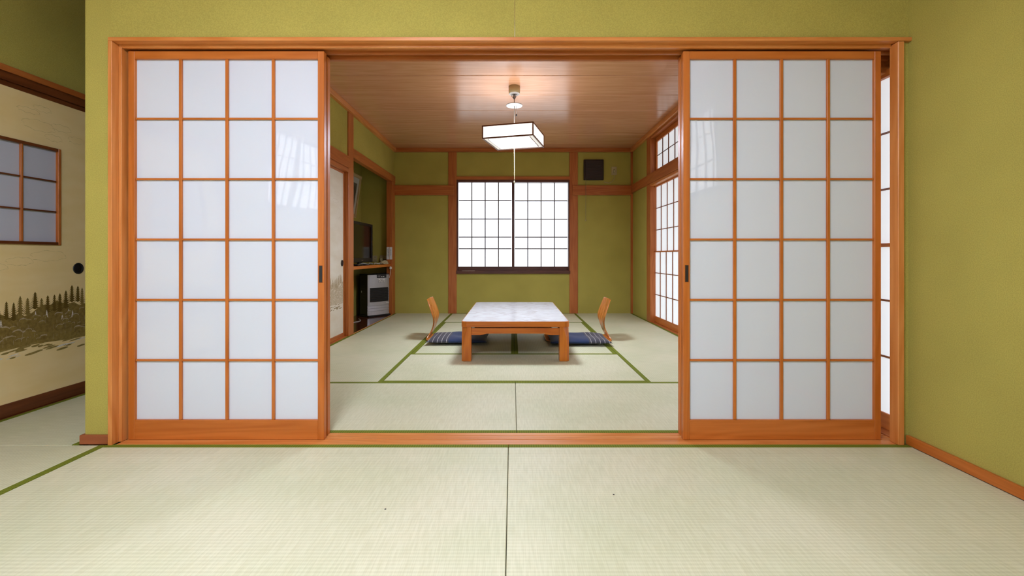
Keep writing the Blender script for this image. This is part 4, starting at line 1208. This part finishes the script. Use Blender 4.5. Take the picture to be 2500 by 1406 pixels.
pymesh('printed_text', [(a, b, c) for a, b, c in v1 + v2], f1 + [[i + len(v1) for i in q] for q in f2], M_INK, ht, (0, 0, 0), local=True)
B('maker_badge', w_ - .062, w_ - .014, -.0005, .001, .178, .190, M_WHITE, ht, bev=0, **L)
# side: tank louvres and a small latch
for k in range(6):
    B('side_louvre', -.0015, .002, .085, .180, .25 + k * .035, .262 + k * .035, plain('dark_grey_vent', (.035, .033, .033), rough=.5), ht, bev=.001, **L)
B('side_latch', -.003, .002, .165, .175, .335, .362, M_WHITE, ht, bev=.001, **L)
cordo = tube('heater_cord', [(-2.10, 6.20, .006), (-2.00, 5.98, .006), (-2.08, 5.70, .006), (-2.02, 5.35, .006)], .003, M_WHITE)
tag(cordo, 'pale power cord lying on the alcove floor left of the heater', 'cord')

# wall plates in the alcove
def wall_plate(name, x0, x1, z0, z1, label, ydir, cat='outlet'):
    e = empty(name, ((x0 + x1) / 2, ydir, (z0 + z1) / 2), label, cat)
    B('plate', x0, x1, ydir - .007, ydir, z0, z1, M_CREAM, e, bev=.002)
    for k in (-1, 1):
        xm, zm = (x0 + x1) / 2, (z0 + z1) / 2 + k * .022
        B('socket_slot', xm - .009, xm - .005, ydir - .0075, ydir - .0069, zm - .006, zm + .006, M_BLACK, e, bev=0)
        B('socket_slot', xm + .005, xm + .009, ydir - .0075, ydir - .0069, zm - .006, zm + .006, M_BLACK, e, bev=0)
    return e
wall_plate('wall_outlet', -2.085, -2.015, .772, .862, 'cream wall outlet plate beside the television', YB)
wall_plate('wall_outlet', -1.975, -1.865, .778, .866, 'wide cream wall outlet plate at the right end of the alcove shelf', YB)
wo = wall_plate('wall_outlet', 1.476, 1.556, 2.062, 2.186, 'cream wall outlet high on the back wall beside the ventilator', YB)

# plugs and cords on the shelf
def ad_plug(x, y, z, label):
    e = empty('power_adapter', (x, y, z), label, 'plug')
    B('plug_body', x - .022, x + .022, y - .036, y, z - .024, z + .024, M_CREAM, e, bev=.006)
    tube('plug_lead', [(x, y - .03, z - .02), (x + .004, y - .07, z - .045), (x - .01, y - .11, SHZ + .012)], .004, M_CREAM, e)
ad_plug(-1.888, YB - .0072, .828, 'cream plug in the wide alcove outlet, above the cord bundle')
ad_plug(-1.945, YB - .0072, .805, 'smaller cream plug in the wide alcove outlet, nearer the television')
cb = empty('cord_bundle', (-1.845, 6.62, SHZ), 'bundled cream electrical cord lying at the right end of the shelf', 'cord')
for k in range(6):
    ph = k * .9; ry = .020 + .006 * (k % 3); rx = .060 - .004 * k
    tube('cord_loop', [(-1.850 + rx * math.cos(t_ + ph), 6.55 + 1.3 * rx * math.sin(t_ + ph) , SHZ + .009 + .007 * k + .006 * math.sin(3 * t_ + k)) for t_ in [q * math.pi / 6 for q in range(13)]], .0055, plain('cream_cord_%d' % k, (.66, .56, .32), rough=.6), cb, sub=3)
sc_ = [(-1.86, 5.53), (-1.875, 5.70), (-1.855, 5.86), (-1.875, 5.98), (-1.865, 6.08)]
g1 = tube('cable', [(a, b, SHZ + .012 + .012 * (i % 2)) for i, (a, b) in enumerate(sc_)], .006, plain('grey_cable', (.30, .30, .28), rough=.5))
tag(g1, 'grey cable lying along the shelf in front of the television', 'cable')
g2 = tube('cable', [(-1.85, 6.10, SHZ + .010), (-1.87, 6.20, SHZ + .020), (-1.84, 6.30, SHZ + .010), (-1.87, 6.38, SHZ + .018), (-1.86, 6.45, SHZ + .012)], .0065, plain('pale_cable', (.50, .48, .38), rough=.5))
tag(g2, 'pale cable looping from the shelf middle to the wall plates', 'cable')
rm = empty('remote_control', (-1.83, 5.45, SHZ), 'dark remote control near the front of the alcove shelf', 'remote')
B('remote_body', -1.855, -1.805, 5.33, 5.50, SHZ + .001, SHZ + .022, M_BLACK, rm, bev=.006)
for i in range(3):
    for j in range(5):
        B('remote_button', -1.846 + i * .013, -1.838 + i * .013, 5.352 + j * .026, 5.364 + j * .026, SHZ + .0215, SHZ + .0235, M_WHITE if (i + j) % 4 == 0 else M_GREYM, rm, bev=0)

# notice on the alcove post
nt_ = empty('notice_plate', (-1.79, 6.629, .88), 'white notice strip with vertical black writing on the alcove post', 'notice')
def vnotice(x0, x1):
    B('card', x0, x1, 6.6265, 6.6285, .806, .988, M_STK, nt_, bev=0)
vnotice(-1.8315, -1.7935); vnotice(-1.7885, -1.7505)
def vglyphs(xc, w, z_top, z_bot, n, sd):
    r_ = random.Random(sd); vs, fs = [], []
    h = (z_top - z_bot) / n
    for k in range(n):
        zt_ = z_top - k * h
        for _ in range(5):
            if r_.random() < .55:
                zz = zt_ - r_.random() * h * .7; q = (xc - w, xc + w, zz - h * .1, zz)
            else:
                xx = xc - w + r_.random() * w * 1.7; q = (xx, xx + w * .3, zt_ - h * .8, zt_)
            b = len(vs); vs += [(q[0], 0, q[2]), (q[1], 0, q[2]), (q[1], 0, q[3]), (q[0], 0, q[3])]; fs.append([b, b + 1, b + 2, b + 3])
    return vs, fs
for (xc, w, zt_, zb_, n, sd) in ((-1.8115, .006, .962, .850, 9, 1), (-1.7695, .0055, .955, .862, 7, 2), (-1.7955 - .006, .0028, .97, .83, 16, 3)):
    v, f = vglyphs(xc, w, zt_, zb_, n, sd)
    pymesh('writing', v, f, M_INK, nt_, (0, 6.6262, 0), local=False)

# small white pull switch below the shelf end
ps = empty('cord_switch', (-1.752, 6.60, .69), 'small white hook with hanging cord under the shelf end', 'hook')
lathe('hook_body', [(.004, 0), (.020, .006), (.017, .030), (.006, .044)], M_WHITE, (-1.765, 6.595, .664), ps, seg=16)
tube('hanging_cord', [(-1.766, 6.595, .664), (-1.770, 6.592, .60), (-1.782, 6.590, .54)], .003, M_WHITE, ps)

# ventilator on the back wall
vf = empty('ventilator', (1.207, YB, 1.98), 'dark brown square wall ventilator high on the back wall', 'ventilator')
M_VENT = plain('ventilator_brown', (.030, .016, .012), rough=.45)
B('housing', 1.060, 1.356, YB - .035, YB, 1.983, 2.290, M_VENT, vf, bev=.006)
B('cover_panel', 1.078, 1.338, YB - .050, YB - .034, 2.002, 2.272, M_VENT, vf, bev=.006)
for k in range(7):
    B('louvre', 1.092, 1.324, YB - .054, YB - .048, 2.022 + k * .035, 2.030 + k * .035, M_VENT, vf, bev=.001)
tube('pull_string', [(1.088, YB - .04, 1.985), (1.088, YB - .036, 1.40)], .0024, M_PULL, vf)
lathe('pull_knob', [(.003, 0), (.008, .008), (.007, .020), (.003, .026)], M_PULL, (1.088, YB - .036, 1.374), vf, seg=12)
vc = empty('power_plug', (1.516, YB, 2.12), 'cream plug and curved cord running from outlet to ventilator', 'plug')
B('plug_body', 1.503, 1.529, YB - .034, YB - .0078, 2.105, 2.135, M_CREAM, vc, bev=.005)
tube('plug_cord', [(1.516, YB - .024, 2.106), (1.518, YB - .016, 2.03), (1.49, YB - .012, 1.97), (1.44, YB - .010, 1.945), (1.385, YB - .010, 1.952), (1.362, YB - .008, 1.962)], .0035, M_CREAM, vc)

# specks on the mats
for (x, y, l) in ((.365, 1.641, 'tiny dark speck on the right front tatami mat'), (-.432, 1.547, 'tiny dark speck on the left front tatami mat')):
    o = lathe('crumb', [(.001, 0), (.0035, .0008), (.002, .002), (.0005, .0025)], M_BLACK, (x, y, 0), None, seg=8)
    tag(o, l, 'crumb')

# broad, dim emitters are found well enough by bounced rays
for m_ in (M_PAPER_LIT, M_GLASS_LIT, M_GLASS_FL, M_GLASS_FR, M_LPAPER):
    m_.cycles.emission_sampling = 'NONE'
